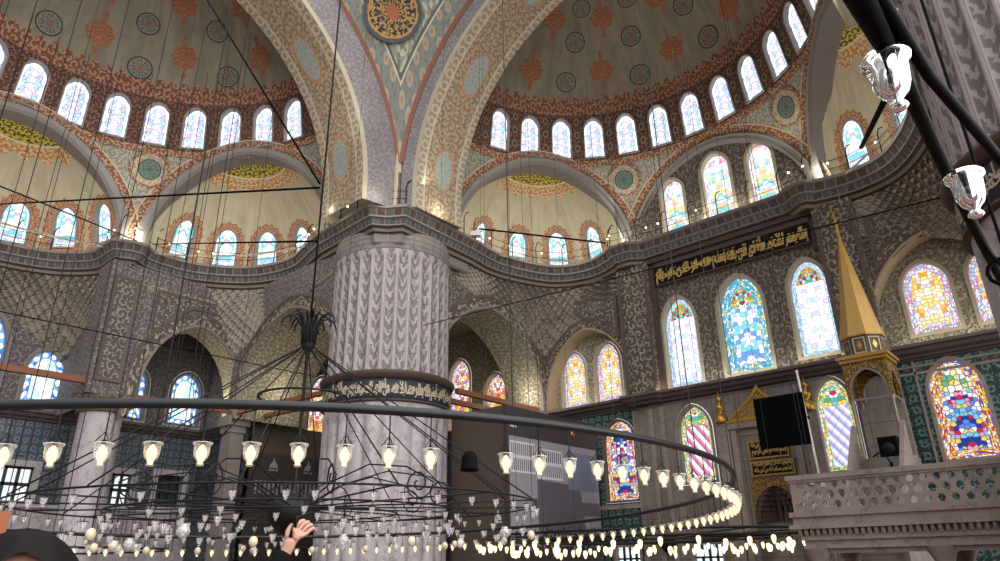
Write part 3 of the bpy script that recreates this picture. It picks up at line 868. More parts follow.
# ---- arch walls under the exedras
def arch_wall(name, label, mp, u0, u1, L, dp, refl=False, soff='stencil_warm', z1=14.3):
    r = thing(name, label, 'wall', kind='structure')
    z0 = L[0][1]
    mb = MB(); panel(mb, rect(u0, z0, u1, z1), [L], mp) if False else None
    # wall face with the opening cut out of its lower edge
    out = [(u0, z0)]+[L[0]]+list(reversed(L[2:]))+[L[1]]+[(u1, z0), (u1, z1), (u0, z1)]
    out = [(u0, z0), L[0]]+list(reversed(L[2:]))+[L[1], (u1, z0), (u1, z1), (u0, z1)]
    if area(out) < 0: out.reverse()
    panel(mb, out, [], mp); mb.build('wall_face', 'stencil_lilac' if 'left' in label else 'stencil_dark', r)
    mb = MB(); op = [L[1]]+L[2:]+[L[0]]
    vs, uv, fs = [], [], []; d = 0; N = len(op)
    for i, p in enumerate(op):
        if i: d += hypot(p[0]-op[i-1][0], p[1]-op[i-1][1])
        vs += [mp(*p, 0), mp(*p, dp)]; uv += [(d, 0), (d, dp)]
    for i in range(N-1): fs.append((2*i, 2*i+2, 2*i+3, 2*i+1))
    mb.add(vs, fs, uv, 0, False); mb.build('soffit', soff, r)
    for a, b, w, mt, nm in ((0, .13, -.1, 'mould_grey', 'arris'), (.13, .62, -.05, 'carved_panel', 'carved_band'), (.62, .76, -.09, 'rust_line', 'outer_fillet')):
        A = offset(L, a); B = offset(L, b); mb = MB(); n = len(L); vs, fs, uv = [], [], []; d = 0
        idx = list(range(1, n))+[0]
        for j, i in enumerate(idx):
            if j: d += .4
            vs += [mp(*A[i], w), mp(*B[i], w), mp(*B[i], 0), mp(*A[i], 0)]; uv += [(d, 0), (d, b-a), (d, b-a+.1), (d, -.1)]
        for j in range(n-1):
            q = 4*j
            for k in ((0, 1), (1, 2), (3, 0)): fs.append((q+k[0], q+4+k[0], q+4+k[1], q+k[1]))
        mb.add(vs, fs, uv); mb.build(nm, mt, r)
    return r
arch_wall('wall_arch', 'arched wall running from the round pier back to the mihrab wall', plane((-22.4, 0, 0), (0, 1, 0), (-1, 0, 0)), 20.5, 29.8, arch(25.3, 7.2, 4.1, 7.8, 12.3, 20), 2.4)
arch_wall('wall_arch', 'left arched wall with a bright patterned soffit, left of the round pier', plane((0, 17.9, 0), (1, 0, 0), (0, 1, 0)), -34.8, -24.4, arch(-29.5, 7.2, 4.3, 7.8, 12.2, 20), 4.2)
r = arch_wall('wall_arch', 'left arched wall of the bay next to the broad carved pilaster', plane((-34.7, 0, 0), (0, 1, 0), (-1, 0, 0)), 12.4, 18.1, arch(15.8, 7.2, 2.6, 8.2, 11.9, 18), 1.6, soff='soffit_cream')
mp = plane((-34.7, 0, 0), (0, 1, 0), (-1, 0, 0))
tri = [(13.25, 10.7), (13.9, 11.7), (15.2, 12.75), (17.2, 12.75), (17.2, 13.35), (13.25, 13.35)]
if area(tri) < 0: tri.reverse()
mb = MB(); strip(mb, tri, offset(tri, -.16), mp, -.09, -.05, 1); panel(mb, offset(tri, -.16), [], mp, w=-.05); mb.build('spandrel_field', ['spandrel_panel', 'rust_line'], r)
# side wall with the pointed niche, next to the middle exedra
mp = plane((0, 11.3, 0), (1, 0, 0), (0, 1, 0)); N = arch(-35.35, 7.6, .55, 8.8, 9.9)
r = thing('wall_niche', 'narrow return wall with a dark pointed niche beside the carved pilaster', 'wall', kind='structure')
mb = MB(); panel(mb, rect(-40, 7.2, -34.7, 14.3), [N], mp); mb.build('wall_face', 'stencil_lilac', r)
mb = MB(); strip(mb, N, N, mp, 0, .6, 0); panel(mb, N, [], mp, w=.6, mi=0); strip(mb, offset(N, .12), N, mp, -.04, -.04, 1); mb.build('niche', ['red_brown', 'mould_grey'], r)
# the carved pilaster and its column
r = thing('pilaster', 'broad pilaster with a carved panel standing on the pale marble column', 'pilaster', kind='structure')
mb = MB(); mb.b2((-36.4, 10.9, 7.6), (-34.6, 12.5, 14.3)); mb.build('shaft', 'stencil_lilac', r)
mp = plane((-34.6, 0, 0), (0, 1, 0), (-1, 0, 0)); L = rect(11.1, 8.2, 12.3, 13.5)
mb = MB(); strip(mb, L, offset(L, -.16), mp, -.1, -.05, 1); panel(mb, offset(L, -.16), [], mp, w=-.05); strip(mb, L, L, mp, -.1, 0, 1); mb.build('carved_field', ['spandrel_panel', 'rust_line'], r)
r = thing('column', 'thick pale marble column under the carved pilaster at left', 'column', (-35.75, 12.15, FL), kind='structure')
mb = MB(); mb.lathe([(1.35, 0), (1.35, .3), (1.02, .5), (.95, .7), (.92, 8.4), (.94, 8.5)], n=32); mb.build('shaft', 'pier_marble', r)
mb = MB(); mb.lathe([(1.0, 8.45), (1.1, 8.5), (1.1, 8.62), (1.02, 8.66)], n=32, mi=0); mb.lathe([(1.02, 8.66), (1.15, 8.85), (1.38, 9.1), (1.42, 9.2), (1.42, 9.35)], n=8, mi=1, sm=False); mb.build('capital', ['rust_line', 'carved_panel'], r)

# ---- round piers
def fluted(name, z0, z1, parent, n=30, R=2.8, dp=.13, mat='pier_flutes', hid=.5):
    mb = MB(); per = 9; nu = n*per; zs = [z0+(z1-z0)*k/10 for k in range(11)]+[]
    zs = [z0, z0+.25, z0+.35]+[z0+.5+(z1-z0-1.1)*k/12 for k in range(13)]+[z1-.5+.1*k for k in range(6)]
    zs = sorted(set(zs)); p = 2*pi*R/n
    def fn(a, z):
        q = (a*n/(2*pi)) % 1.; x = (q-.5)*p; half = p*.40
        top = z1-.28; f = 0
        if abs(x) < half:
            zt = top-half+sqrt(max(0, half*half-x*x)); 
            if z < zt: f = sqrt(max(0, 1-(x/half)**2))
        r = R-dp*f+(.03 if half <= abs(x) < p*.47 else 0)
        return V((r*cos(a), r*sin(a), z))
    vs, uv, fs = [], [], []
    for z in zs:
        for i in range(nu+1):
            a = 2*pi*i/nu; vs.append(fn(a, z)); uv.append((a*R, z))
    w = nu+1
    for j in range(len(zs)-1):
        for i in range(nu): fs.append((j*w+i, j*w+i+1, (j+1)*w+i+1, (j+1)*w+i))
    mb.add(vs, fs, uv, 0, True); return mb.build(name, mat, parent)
def pier(c, label, corn=None):
    r = thing('pillar', label, 'pillar', (c.x, c.y, FL), kind='structure'); e = -FL
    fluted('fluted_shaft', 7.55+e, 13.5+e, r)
    mb = MB(); mb.lathe([(2.8, 13.5+e), (2.84, 13.55+e), (2.84, 14.4+e)], n=64); mb.build('neck_band', 'neck_stone', r)
    n = 24; mb = MB(); R = 2.74
    zs = [e+FL, .6, 5+e, 5.6+e, 5.8+e, 5.95+e, 6.05+e, 6.15+e, 6.5+e]
    vs, uv, fs = [], [], []; nu = n*8
    for z in zs:
        for i in range(nu+1):
            a = 2*pi*i/nu; q = (a*n/2/pi) % 1; x = (q-.5)*2
            zt = 5.95+e; hgt = zt-.3+.3*sqrt(max(0, 1-x*x))
            rr = R+(.2*sqrt(max(0, 1-x*x))-.12 if z < hgt else .06)
            vs.append((rr*cos(a), rr*sin(a), z)); uv.append((a*R, z))
    w = nu+1
    for j in range(len(zs)-1):
        for i in range(nu): fs.append((j*w+i, j*w+i+1, (j+1)*w+i+1, (j+1)*w+i))
    mb.add(vs, fs, uv, 0, True); mb.build('lower_shaft', 'pier_marble', r)
    mb = MB(); mb.lathe([(2.83, 6.45+e), (2.9, 6.5+e), (2.9, 7.32+e), (2.83, 7.36+e)], n=72, mi=0); b = mb.build('inscription_band', 'night_blue', r)
    cyl = lambda u, v, w=0.: V(((2.9-w)*cos(u/2.9), (2.9-w)*sin(u/2.9), v))
    for row, (a0, a1) in enumerate(((6.53, 7.14), (6.7, 7.31))):
        mb = MB()
        for k in range(6):
            u = -2*pi*2.9*k/6-row*.4; mpu = lambda x, y, w=0., u=u: cyl(u+x, y, w)
            put_text(mb, AR[(k+row) % 3], mpu, 0, 3.0, a0+e, a1+e, -.02-.006*row, bold=.03)
        mb.build('lettering', 'pale_letter', b)
    mb = MB(); mb.lathe([(2.85, 7.34+e), (2.98, 7.38+e), (3.06, 7.5+e), (3.1, 7.58+e), (3.1, 7.66+e), (2.98, 7.72+e), (2.82, 7.76+e)], n=72); mb.build('roll_moulding', 'red_brown', r)
    mb = MB(); mb.lathe([(2.82, 6.5+e), (2.94, 6.47+e), (2.94, 6.4+e), (2.78, 6.36+e)], n=72); mb.build('lower_fillet', 'red_brown', r)
    return r
pier1 = pier(P1, 'round fluted pier left of centre carrying the dome arches')
pier2 = dup(pier1, (P2.x, P2.y, FL), label='fluted pier cropped by the right edge, behind the near glass lamps')
pier2.rotation_euler.z = .35

# ---- main cornice
CP = [(0, 15.3, 0), (0, 15.12, 0), (.07, 15.08, 1), (.2, 14.74, 0), (.2, 14.64, 0), (.3, 14.6, 2), (.42, 14.32, 0), (.42, 14.24, 3), (.55, 14.12, 0), (.62, 13.96, 3), (.75, 13.9, 0)]
CP = [(a_, 15.3-(15.3-z_)*.8, m_) for a_, z_, m_ in CP]
CMAT = ['mould_grey', 'frieze_big', 'frieze_small', 'red_brown']
def cornice(name, label, path, parent=None):
    mb = MB(); sweep(mb, path, [(1.5, 15.3, 0)]+CP)
    o = mb.build(name, CMAT, parent)
    if label: struct(o, label, 'cornice')
    return o
LMID = [(-34.5, 1.4), (-35.3, 1.35), (-36.9, 1.6), (-38.3, 3.2), (-38.85, 6.1), (-38.35, 8.8), (-36.9, 10.35), (-35.4, 10.5), (-34.5, 10.55)]
LEX = [(-33.95, 12.1), (-34.5, 12.9), (-34.35, 14.9), (-32.75, 17.0), (-30.3, 17.85), (-28.0, 17.4), (-27.1, 17.2)]
QEX = [(-21.4, 23.3), (-21.55, 25.6), (-20.55, 28.35), (-18.9, 29.2), (-17.4, 28.85)]
QRX = [(-6.55, 28.85), (-5.1, 29.05), (-3.6, 28.4), (-2.3, 26.2), (-1.7, 23.3), (-1.6, 20.5)]
c1 = catmull(LMID, 5); c2 = catmull(LEX, 6); c3 = catmull(QEX, 8); c4 = catmull(QRX, 8)
PCOR = [(-27.1, 17.2), (-22.45, 16.95), (-21.95, 17.65), (-21.15, 18.2), (-21.4, 23.3)]
cornice('cornice', 'main cornice curving along the left side, above the carved pilaster', c1+[(-34.0, 11.45)]+c2)
cornice('cornice', 'stepped main cornice crowning the round pier left of centre', PCOR)
cornice('cornice', 'main cornice curving from the round pier and along the mihrab wall', c3+[(-17.0, 28.55), (-15.9, 28.6), (-15.3, 29.05), (-8.2, 29.05), (-7.5, 28.55), (-6.85, 28.5)]+c4)
mb = MB(); sweep(mb, PCOR, [(.75, 14.25, 0), (.75, 13.75, 0), (.85, 13.65, 0)])
o = mb.build('pier_block', 'mould_grey', None); struct(o, 'square block between the fluted pier and its stepped cornice', 'moulding')
# lower cornice (ledge) under the upper windows
LP = [(0, 7.42, 0), (0, 7.3, 1), (.1, 7.24, 0), (.2, 7.12, 1), (.32, 7.04, 0), (.4, 6.96, 1), (.6, 6.92, 0)]
def ledge(label, path):
    mb = MB(); sweep(mb, path, [(.9, 7.42, 0)]+LP); o = mb.build('ledge', ['dark_stone', 'red_brown']); struct(o, label, 'cornice')
ledge('dark moulded ledge below the upper windows of the mihrab wall', [(-22.6, 29.25), (-17.4, 29.25), (-17.3, 28.95), (-15.25, 28.95), (-15.1, 29.2), (-7.2, 29.2), (-7.1, 28.95), (-5.3, 28.95), (-5.2, 29.2), (3, 29.2)])
ledge('dark moulded ledge above the blue tiles of the left wall', [(-39.45, -3), (-39.45, 18.75), (-34.7, 18.75)])
ledge('moulded ledge below the windows of the corner bay', [(-39.6, 19.9), (-39.6, 29.5), (-22.6, 29.5)])
for nm, c in (('capital block where two arches meet in the left corner', (-34.6, 18.3)), ('capital block where two arches meet beside the hoarding', (-22.5, 29.2))):
    mb = MB(); mb.box((c[0], c[1], 7.15), (1.2, 1.2, .5)); mb.box((c[0], c[1], 6.75), (.95, .95, .4)); mb.box((c[0], c[1], 2.5), (.8, .8, 8.2)); o = mb.build('impost', 'mould_grey'); struct(o, nm, 'capital')

# ---- muqarnas under the curved cornices
def muqarnas(label, top, bot, zt, zb, rows=9, cell=.46, prof=1.25):
    """terraced honeycomb: top and bot are plan points along the span, zb(t) the lower edge"""
    mb = MB(); n = len(top)-1; L = [0]
    for i in range(n): L.append(L[-1]+hypot(top[i+1][0]-top[i][0], top[i+1][1]-top[i][1]))
    tot = L[-1]; nc = max(6, int(tot/cell)); sub = 6; N = nc*sub
    def at(P, t):
        s = t*tot; k = 0
        while k < n-1 and L[k+1] < s: k += 1
        f = (s-L[k])/max(1e-6, L[k+1]-L[k]); a, b = V(P[k]), V(P[k+1]); return a+(b-a)*f
    for k in range(rows):
        s0, s1 = k/rows, (k+1)/rows
        vs, uv = [], []
        for i in range(N+1):
            t = i/N; a, b = at(top, t), at(bot, t); h = zt-zb(t)
            q = abs(sin(pi*(i/sub+.5*(k % 2)))); d = (b-a)
            dn = d.normalized() if d.length > 1e-6 else V((0, 0))
            e0 = s0**prof; e1 = s1**prof
            p0 = a+d*e0+dn*(.16*(1-q)*(1-.5*s0))
            z0 = zt-h*s0; z1 = zt-h*s1; zm = z0-(z0-z1)*.72
            pm = a+d*e0+dn*(.42*q*(1-.6*s0)); p1 = a+d*e1+dn*(.16*(1-q)*(1-.5*s1))
            for p, z in ((a+d*e0, z0), (pm, zm), (p1, z1)):
                vs.append((p.x, p.y, z)); uv.append((t*nc+.5*(k % 2), k+{0: 0, 1: .72, 2: 1}[len(uv) % 3]))
        fs = []
        for i in range(N):
            for j in range(2): fs.append((3*i+j, 3*i+3+j, 3*i+4+j, 3*i+1+j))
        mb.add(vs, fs, uv, 0, False)
    o = mb.build('muqarnas', 'muqarnas'); struct(o, label, 'muqarnas')
    return o
def squinch(label, cpath, Lpts, zb, t0=0, t1=1, rows=9):
    top = resample(offp(cpath, .75), 60); bot = resample(Lpts, 60); muqarnas(label, top, bot, 14.2, zb, rows)
def resample(P, n):
    L = [0]
    for i in range(len(P)-1): L.append(L[-1]+hypot(P[i+1][0]-P[i][0], P[i+1][1]-P[i][1]))
    out = []; k = 0
    for j in range(n+1):
        s = L[-1]*j/n
        while k < len(P)-2 and L[k+1] < s: k += 1
        f = (s-L[k])/max(1e-9, L[k+1]-L[k]); out.append(tuple(V(P[k][:2])+(V(P[k+1][:2])-V(P[k][:2]))*min(1, f)))
    return out
vee = lambda lo, hi, c=.5, p=.75: (lambda t: lo+(hi-lo)*abs((t-c)/(c if t < c else 1-c))**p)
squinch('honeycomb vaulting in the corner between round pier and mihrab wall', c3, [(-22.38, 22.6), (-22.38, 29.78), (-16.9, 29.78)], vee(10.6, 13.2, .567))
squinch('honeycomb vaulting in the left corner beside the round pier', c2, [(-34.68, 12.9), (-34.68, 17.88), (-26, 17.88)], vee(10.6, 13.2, .37))
squinch('honeycomb vaulting above the oval-patterned window at far left', c1[len(c1)//2:], [(-39.98, 6.1), (-39.98, 11.28), (-34.75, 11.28)], vee(10.0, 13.0, .48))
squinch('honeycomb vaulting right of the minbar spire, under the cornice', c4, [(-7.0, 29.78), (-.9, 29.78), (-.9, 22.8)], vee(10.6, 13.0, .45))
mb = MB()
for pth in (c1[:len(c1)//2+1],): sweep(mb, pth, [(.75, 14.3, 0), (.8, 7.2, 0)])
o = mb.build('wall_exedra', 'stencil_lilac'); struct(o, 'curved wall under the cornice beyond the left edge', 'wall')

# ---- half domes: lower zone with three arches, window drum, shell
ZB, ZD = 20.35, 23.2
def prof_r(z, dr):
    T = [(10, 11.2), (15.2, 10.72), (16, 10.5), (18, 9.95), (20.1, 9.25), (21, 9.0), (22.9, 8.75), (23.3, 8.7)]
    for (a, ra), (b, rb_) in zip(T, T[1:]):
        if z <= b: return ra+(rb_-ra)*(z-a)/(b-a)+dr
    return 8.7+dr
def rev(Cc, dr):
    def f(u, v, w=0.):
        t = u/RREF; r = prof_r(v, dr)+w
        return V((Cc.x+r*sin(t), Cc.y+r*cos(t), v))
    return f
def shell(Cc, dr):
    H = 6.4; r0 = 8.72+dr
    tab = [(0, r0, ZD)]; n = 60
    for i in range(1, n+1):
        a = pi/2*i/n; r, z = r0*cos(a), ZD+H*sin(a)
        tab.append((tab[-1][0]+hypot(r-tab[-1][1], z-tab[-1][2]), r, z))
    def f(u, s, w=0.):
        t = u/RREF
        s = max(0, min(s, tab[-1][0]-1e-6)); k = 0
        while tab[k+1][0] < s: k += 1
        q = (s-tab[k][0])/(tab[k+1][0]-tab[k][0]); r = tab[k][1]+(tab[k+1][1]-tab[k][1])*q; z = tab[k][2]+(tab[k+1][2]-tab[k][2])*q
        k = 1+w/9.
        return V((Cc.x+r*k*sin(t), Cc.y+r*k*cos(t), ZD+(z-ZD)*k))
    return f, tab
def s_of(tab, z): return min(tab, key=lambda t: abs(t[2]-z))[0]
def halfdome(where, Cc, dr, arches, wins, rnd, a0, a1, meds, skip):
    root = thing('half_dome', where+' half dome with rust painted drum and plaster shell', 'dome', kind='structure')
    mp = rev(Cc, dr); U = lambda deg: R_(deg)*RREF
    loops = [dens(arch(U(az), 15.2, a, 15.3, zc, 26, .04), 1.) for az, a, zc in arches]
    loops = [arch(U(az), 15.2, a, 15.3, zc, 30, .04) for az, a, zc in arches]
    mb = MB(); out = rect(U(a0), 15.1, U(a1), ZB)
    clipped = []
    for L in loops: clipped.append(L)
    big = rect(min(U(a0), min(p[0] for l in loops for p in l)-.3), 15.1, max(U(a1), max(p[0] for l in loops for p in l)+.3), ZB)
    panel(mb, big, clipped, mp, .55, mi=0)
    mb.build('spandrel_zone', 'spandrel_blue', root)
    mb = MB()
    for k, L in enumerate(loops):
        op = L[1:]+[L[0]]
        def rib(A, B, wa, wb, mi):
            vs, uv, fs = [], [], []; d = 0
            for i in range(1, len(A)+1):
                i = i % len(A)
                a, b = A[i], B[i]
                if len(vs): d += hypot(a[0]-pa[0], a[1]-pa[1])
                pa = a
                vs += [mp(*a, wa), mp(*b, wb)]; uv += [(d, 0), (d, hypot(a[0]-b[0], a[1]-b[1])+abs(wa-wb))]
            for i in range(len(A)-1): fs.append((2*i, 2*i+2, 2*i+3, 2*i+1))
            mb.add(vs, fs, uv, mi, True)
        o1, o2, o3, o4 = offset(L, .16), offset(L, .42), offset(L, .5), offset(L, .82)
        rib(L, L, -.22, .75, 0); rib(L, o1, -.22, -.25, 0); rib(o1, o1, -.25, -.15, 0); rib(o1, o2, -.15, -.15, 3); rib(o2, o2, -.15, -.02, 0)
        rib(o3, o4, -.03, -.03, 1); rib(o4, offset(L, .88), -.035, -.035, 2)
    mb.build('arch_moulding', ['mould_grey', 'border_rust', 'cream', 'grey_stone'], root)
    mb = MB()
    mb.grid(lambda i, j: mp(U(a0)+(U(a1)-U(a0))*i, 20.12+.34*j, -.05), 90, 1, uvf=lambda i, j: ((U(a0)+(U(a1)-U(a0))*i), j*.34)); mb.build('rust_band', 'border_rust', root)
    mb = MB()
    for az, z, rr in rnd:
        disc(mb, mp, U(az), z, rr*1.75, 1., -.055, mi=1); disc(mb, mp, U(az), z, rr*1.5, 1., -.065, mi=2); disc(mb, mp, U(az), z, rr, 1., -.075, mi=0)
    mb.build('spandrel_roundel', ['roundel_teal', 'border_rust', 'spandrel_cream'], root)
    wl_ = [arch(U(az), 20.66, .53, 22.25, 22.95, 12, .05) for az in wins]
    mb = MB(); panel(mb, rect(U(a0), ZB, U(a1), ZD+.02), [offset(w, .07) for w in wl_], mp, .6)
    mb.build('window_drum', 'drum_paint', root)
    f, tab = shell(Cc, dr); S = tab[-1][0]
    mb = MB(); mb.grid(lambda i, j: f(U(a0-8)+U(a1-a0+16)*i, S*j), 72, 20, uvf=lambda i, j: (U(a0-8)+U(a1-a0+16)*i, S*j)); mb.build('shell', 'dome_paint', root)
    mb = MB()
    for az, z, kind, size in meds:
        s = s_of(tab, z); rr = [t for t in tab if t[0] == s][0][1]; su = RREF/max(rr, 1.)
        if kind == 0:
            lob = lambda a: 1+.10*cos(8*a)
            disc(mb, f, U(az), s, size, su, -.035, mi=1, fn=lob)
            for q in (-1, 1):
                disc(mb, f, U(az), s+q*size*1.5, size*.26, su*.7, -.03, 12, 2, mi=1, fn=lambda a: 1+.25*abs(sin(a)))
                disc(mb, f, U(az), s+q*size*1.15, size*.14, su, -.03, 8, 1, mi=1)
        else: disc(mb, f, U(az), s, size, su, -.035, mi=0)
    mb.build('painted_medallion', ['roundel_dark', 'medal_orange'], root)
    for i, (az, w) in enumerate(zip(wins, wl_)):
        window('%s small arched window from the left in the drum of the %s half dome' % (ORD[i], where), mp, w, 'g_dome_b', 'g_dome_c', .07, .2, .15, 'grey_stone', proud=.07)
    return root
mq_ = [(-58, 25.7, 0, .66), (-29.3, 25.7, 0, .62), (-.6, 25.7, 0, .64), (26, 25.7, 0, .64), (54, 25.7, 0, .64), (-51, 27.75, 0, .62), (-26.5, 27.75, 0, .62), (3, 27.75, 0, .62),
       (-43.6, 25.1, 1, .58), (-14.9, 25.0, 1, .58), (13.8, 25.1, 1, .6), (40, 25.1, 1, .6), (-40, 26.95, 1, .56), (-15, 26.85, 1, .56), (11, 26.9, 1, .56), (-37, 28.1, 1, .5), (-12, 28.1, 1, .5)]
halfdome('front', CQ, 0., [(-53.5, 4.35, 20.1), (3.3, 4.2, 19.55), (60., 4.35, 20.1)], [-69.1+11.6*k for k in range(12)], [(-25.4, 19.25, .5), (31.6, 19.25, .5)], -84, 80, mq_, 1)
ml_ = [(-110, 25.65, 0, .64), (-83.2, 25.65, 0, .64), (-56.1, 25.65, 0, .64), (-29, 25.65, 0, .64), (-83, 27.6, 0, .62), (-56.7, 27.6, 0, .62), (-32, 27.6, 0, .62),
       (-97.2, 25., 1, .62), (-69.6, 24.75, 1, .62), (-41.4, 24.8, 1, .6), (-95, 26.85, 1, .58), (-69.4, 26.75, 1, .58), (-44, 26.8, 1, .58), (-70, 28.2, 1, .5), (-46, 28.2, 1, .5)]
halfdome('left', CL, .62, [(-93.7, 4.35, 20.1), (-33.6, 4.3, 20.2)], [-107.1+11.3*k for k in range(9)], [(-61.7, 19.3, .52)], -125, -3, ml_, 1)

# ---- conches (exedra semi-domes) behind the arches
def conch(where, Cc, az, rad, a, b, h, nw, fr, wa=.52):
    O = V((Cc.x+rad*sin(R_(az)), Cc.y+rad*cos(R_(az)), 15.3))
    e2 = V((sin(R_(az)), cos(R_(az)), 0)); e1 = V((-cos(R_(az)), sin(R_(az)), 0))   # e1 points left
    K = 4.4
    def mp(u, v, w=0.):
        t = u/K; p = v/h
        return O+e1*((a+w)*cos(p)*cos(t))+e2*((b+w)*cos(p)*sin(t))+V((0, 0, (h+w)*sin(p)))
    pc = R_(50)*h; root = thing('conch', where+' conch of plaster with gilt half rosette under its arch', 'semi dome', kind='structure')
    ws = [f*pi*K for f in fr]
    wl_ = [arch(u, .35, wa, 1.75, 2.45, 10, .06) for u in ws]
    mb = MB(); panel(mb, rect(0, 0, pi*K, pc), [offset(w, .1) for w in wl_], mp, .5); mb.build('plaster_shell', 'conch_plaster', root)
    mb = MB(); mb.grid(lambda i, j: mp(pi*K*i, pc+(h*pi/2-pc)*j), 32, 10, uvf=lambda i, j: (cos((pc+(h*pi/2-pc)*j)/h)*cos(pi*i), cos((pc+(h*pi/2-pc)*j)/h)*sin(pi*i))); mb.build('crown_rosette', 'conch_rosette', root)
    for i, w in enumerate(wl_):
        window('%s fringed window from the left in the %s' % (ORD[i], where+' conch'), mp, w, 'g_ex_b', 'g_ex_c', .1, .22, .15, 'grey_stone', fringe=.42)
    return O, e1, e2
K1 = conch('front left', CQ, -53.5, 9.5, 4.6, 3.4, 4.95, 4, [.27, .46, .635, .81])
K2 = conch('far left', CL, -93.7, 9.9, 5.0, 5.0, 4.95, 3, [.62, .775, .93])
K3 = conch('inner left', CL, -33.6, 9.9, 4.95, 4.3, 5.05, 4, [.155, .32, .475, .63])
K4 = conch('front right', CQ, 60, 9.5, 4.6, 3.4, 4.95, 4, [.115, .31, .5, .69])
# tympanum over the mihrab
T = [arch(-13.65, 15.45, .62, 17.8, 18.6), arch(-11.2, 15.5, .72, 18.2, 19.15), arch(-8.95, 15.45, .6, 17.9, 18.8)]
mt = plane((0, 29.9, 0), (1, 0, 0), (0, 1, 0))
mb = MB(); panel(mb, rect(-16.6, 15.2, -6.2, 20.4), [offset(w, .14) for w in T], mt); o = mb.build('wall_tympanum', 'stencil_dark'); struct(o, 'stencilled tympanum with three windows under the middle arch', 'wall')
for w, t in zip(T, ('left', 'middle', 'right')): window(t+' window of the three in the tympanum above the front cornice', mt, w, 'g_tymp_b', 'g_tymp_c', .15, .3, .16, 'frame_cream', head=(.78, 'g_tymp_b'))
mb = MB(); U0 = R_(3.3)*RREF; L = arch(U0, 15.2, 4.2, 15.3, 19.55, 30, .04); mp = rev(CQ, 0)
vs, uv, fs = [], [], []
for i in list(range(1, len(L)))+[0]:
    p, q = mp(*L[i], .1), mp(*L[i], .1); q = V((p.x, 29.95, p.z)); vs += [p, q]; uv += [(i*.4, 0), (i*.4, (q-p).length)]
for i in range(len(L)-1): fs.append((2*i, 2*i+2, 2*i+3, 2*i+1))
mb.add(vs, fs, uv, 0, True); o = mb.build('arch_soffit', 'arch_cream'); struct(o, 'cream soffit of the middle arch over the tympanum windows', 'arch')

# ---- the great arches
def great_arch(label, axis, ctr, pl0, pl1, Rr, z0, bw):
    """axis 'Y': arch in planes of constant Y; pl0 faces the dome, pl1 the half dome"""
    root = thing('great_arch', label, 'arch', kind='structure')
    N = 56; A0 = -R_(0)
    def pt(t, R, pl):
        if t < 0: a, b = Rr_sign(R, -1), z0+t
        elif t > pi: a, b = Rr_sign(R, 1), z0-(t-pi)
        else: a, b = -R*cos(t), z0+R*sin(t)
        return V((ctr+a, pl, b)) if axis == 'Y' else V((pl, ctr+a, b))
    def Rr_sign(R, s): return s*R
    ts = [-(z0-15.25)]+[pi*i/N for i in range(N+1)]+([] if axis == 'Y' else [pi+(z0-15.25)])
    def band(Ra, pa, Rb, pb, mat, name, nv=1, v0=0):
        mb = MB(); vs, uv, fs = [], [], []; d = 0; w = nv+1
        for i, t in enumerate(ts):
            if i: d += (pt(t, Rr, pl0)-pt(ts[i-1], Rr, pl0)).length
            for j in range(nv+1):
                f = j/nv; vs.append(pt(t, Ra+(Rb-Ra)*f, pa+(pb-pa)*f)); uv.append((d, v0+f*(abs(Ra-Rb)+abs(pa-pb))))
        for i in range(len(ts)-1):
            for j in range(nv): fs.append((i*w+j, (i+1)*w+j, (i+1)*w+j+1, i*w+j+1))
        mb.add(vs, fs, uv, 0, True); return mb.build(name, mat, root)
    d = pl1-pl0; s = 1 if d > 0 else -1
    band(Rr, pl0, Rr, pl1, 'soffit_paint', 'soffit')
    band(Rr, pl0, Rr+.22, pl0-s*.06, 'frame_cream', 'arris')
    band(Rr+.22, pl0-s*.06, Rr+bw, pl0-s*.3, 'lilac_soft', 'lilac_band')
    band(Rr+bw, pl0-s*.3, Rr+bw+.12, pl0-s*.3, 'rust_line', 'rust_fillet')
    band(Rr, pl1, Rr+5.5, pl1, 'dome_plaster', 'back_face')
    return root
great_arch('great painted arch in front of the front half dome', 'Y', -11.9, 18.6, 21.6, 9.12, 16.45, .75)
great_arch('great painted arch in front of the left half dome', 'X', 7.0, -22.2, -25.3, 9.4, 16.1, 1.75)
# ---- pendentive above the round pier
DC = V((-11.8, 7.2, 16.4)); RS = 14.85; XA, YA = 10.12, 11.05
def pend(i, j):
    z = 1.35+j*(10.2-1.35); rho = sqrt(max(1, RS*RS-z*z))
    lo = acos(min(1, XA/rho)); hi = asin(min(1, YA/rho))
    if hi < lo: lo = hi = (lo+hi)/2
    a = lo+(hi-lo)*i
    return V((DC.x-rho*cos(a), DC.y+rho*sin(a), DC.z+z))
def puv(i, j):
    p = pend(i, j); return (XA-(DC.x-p.x), YA-(p.y-DC.y))
root = thing('pendentive', 'painted pendentive narrowing down to the round pier', 'pendentive', kind='structure')
mb = MB(); mb.grid(pend, 30, 44, uvf=puv); mb.build('painted_field', 'pendentive_paint', root)
cd = V((-8.75, 9.15, 8.4)).normalized(); pc = DC+cd*(RS-.12)
ax = cd.cross(V((0, 0, 1))).normalized(); ay = ax.cross(cd)
dm = lambda u, v, w=0.: DC+(cd*(RS-.14)+ax*u+ay*v).normalized()*(RS-.14+w)
mb = MB(); disc(mb, dm, 0, 0, 1.42, 1., 0, 36, 5); mb.build('inscription_roundel', 'roundel_gold', root)
mb = MB(); mb.b2((-22.35, 18.0, 15.2), (-21.8, 18.9, 18.2)); mb.tube([(-21.82, 18.2, 15.2), (-21.85, 18.22, 17.2)], .1, mi=1); o = mb.build('corner_pier', ['cream', 'rust_line']); struct(o, 'narrow corner between the feet of the great arches', 'pier')

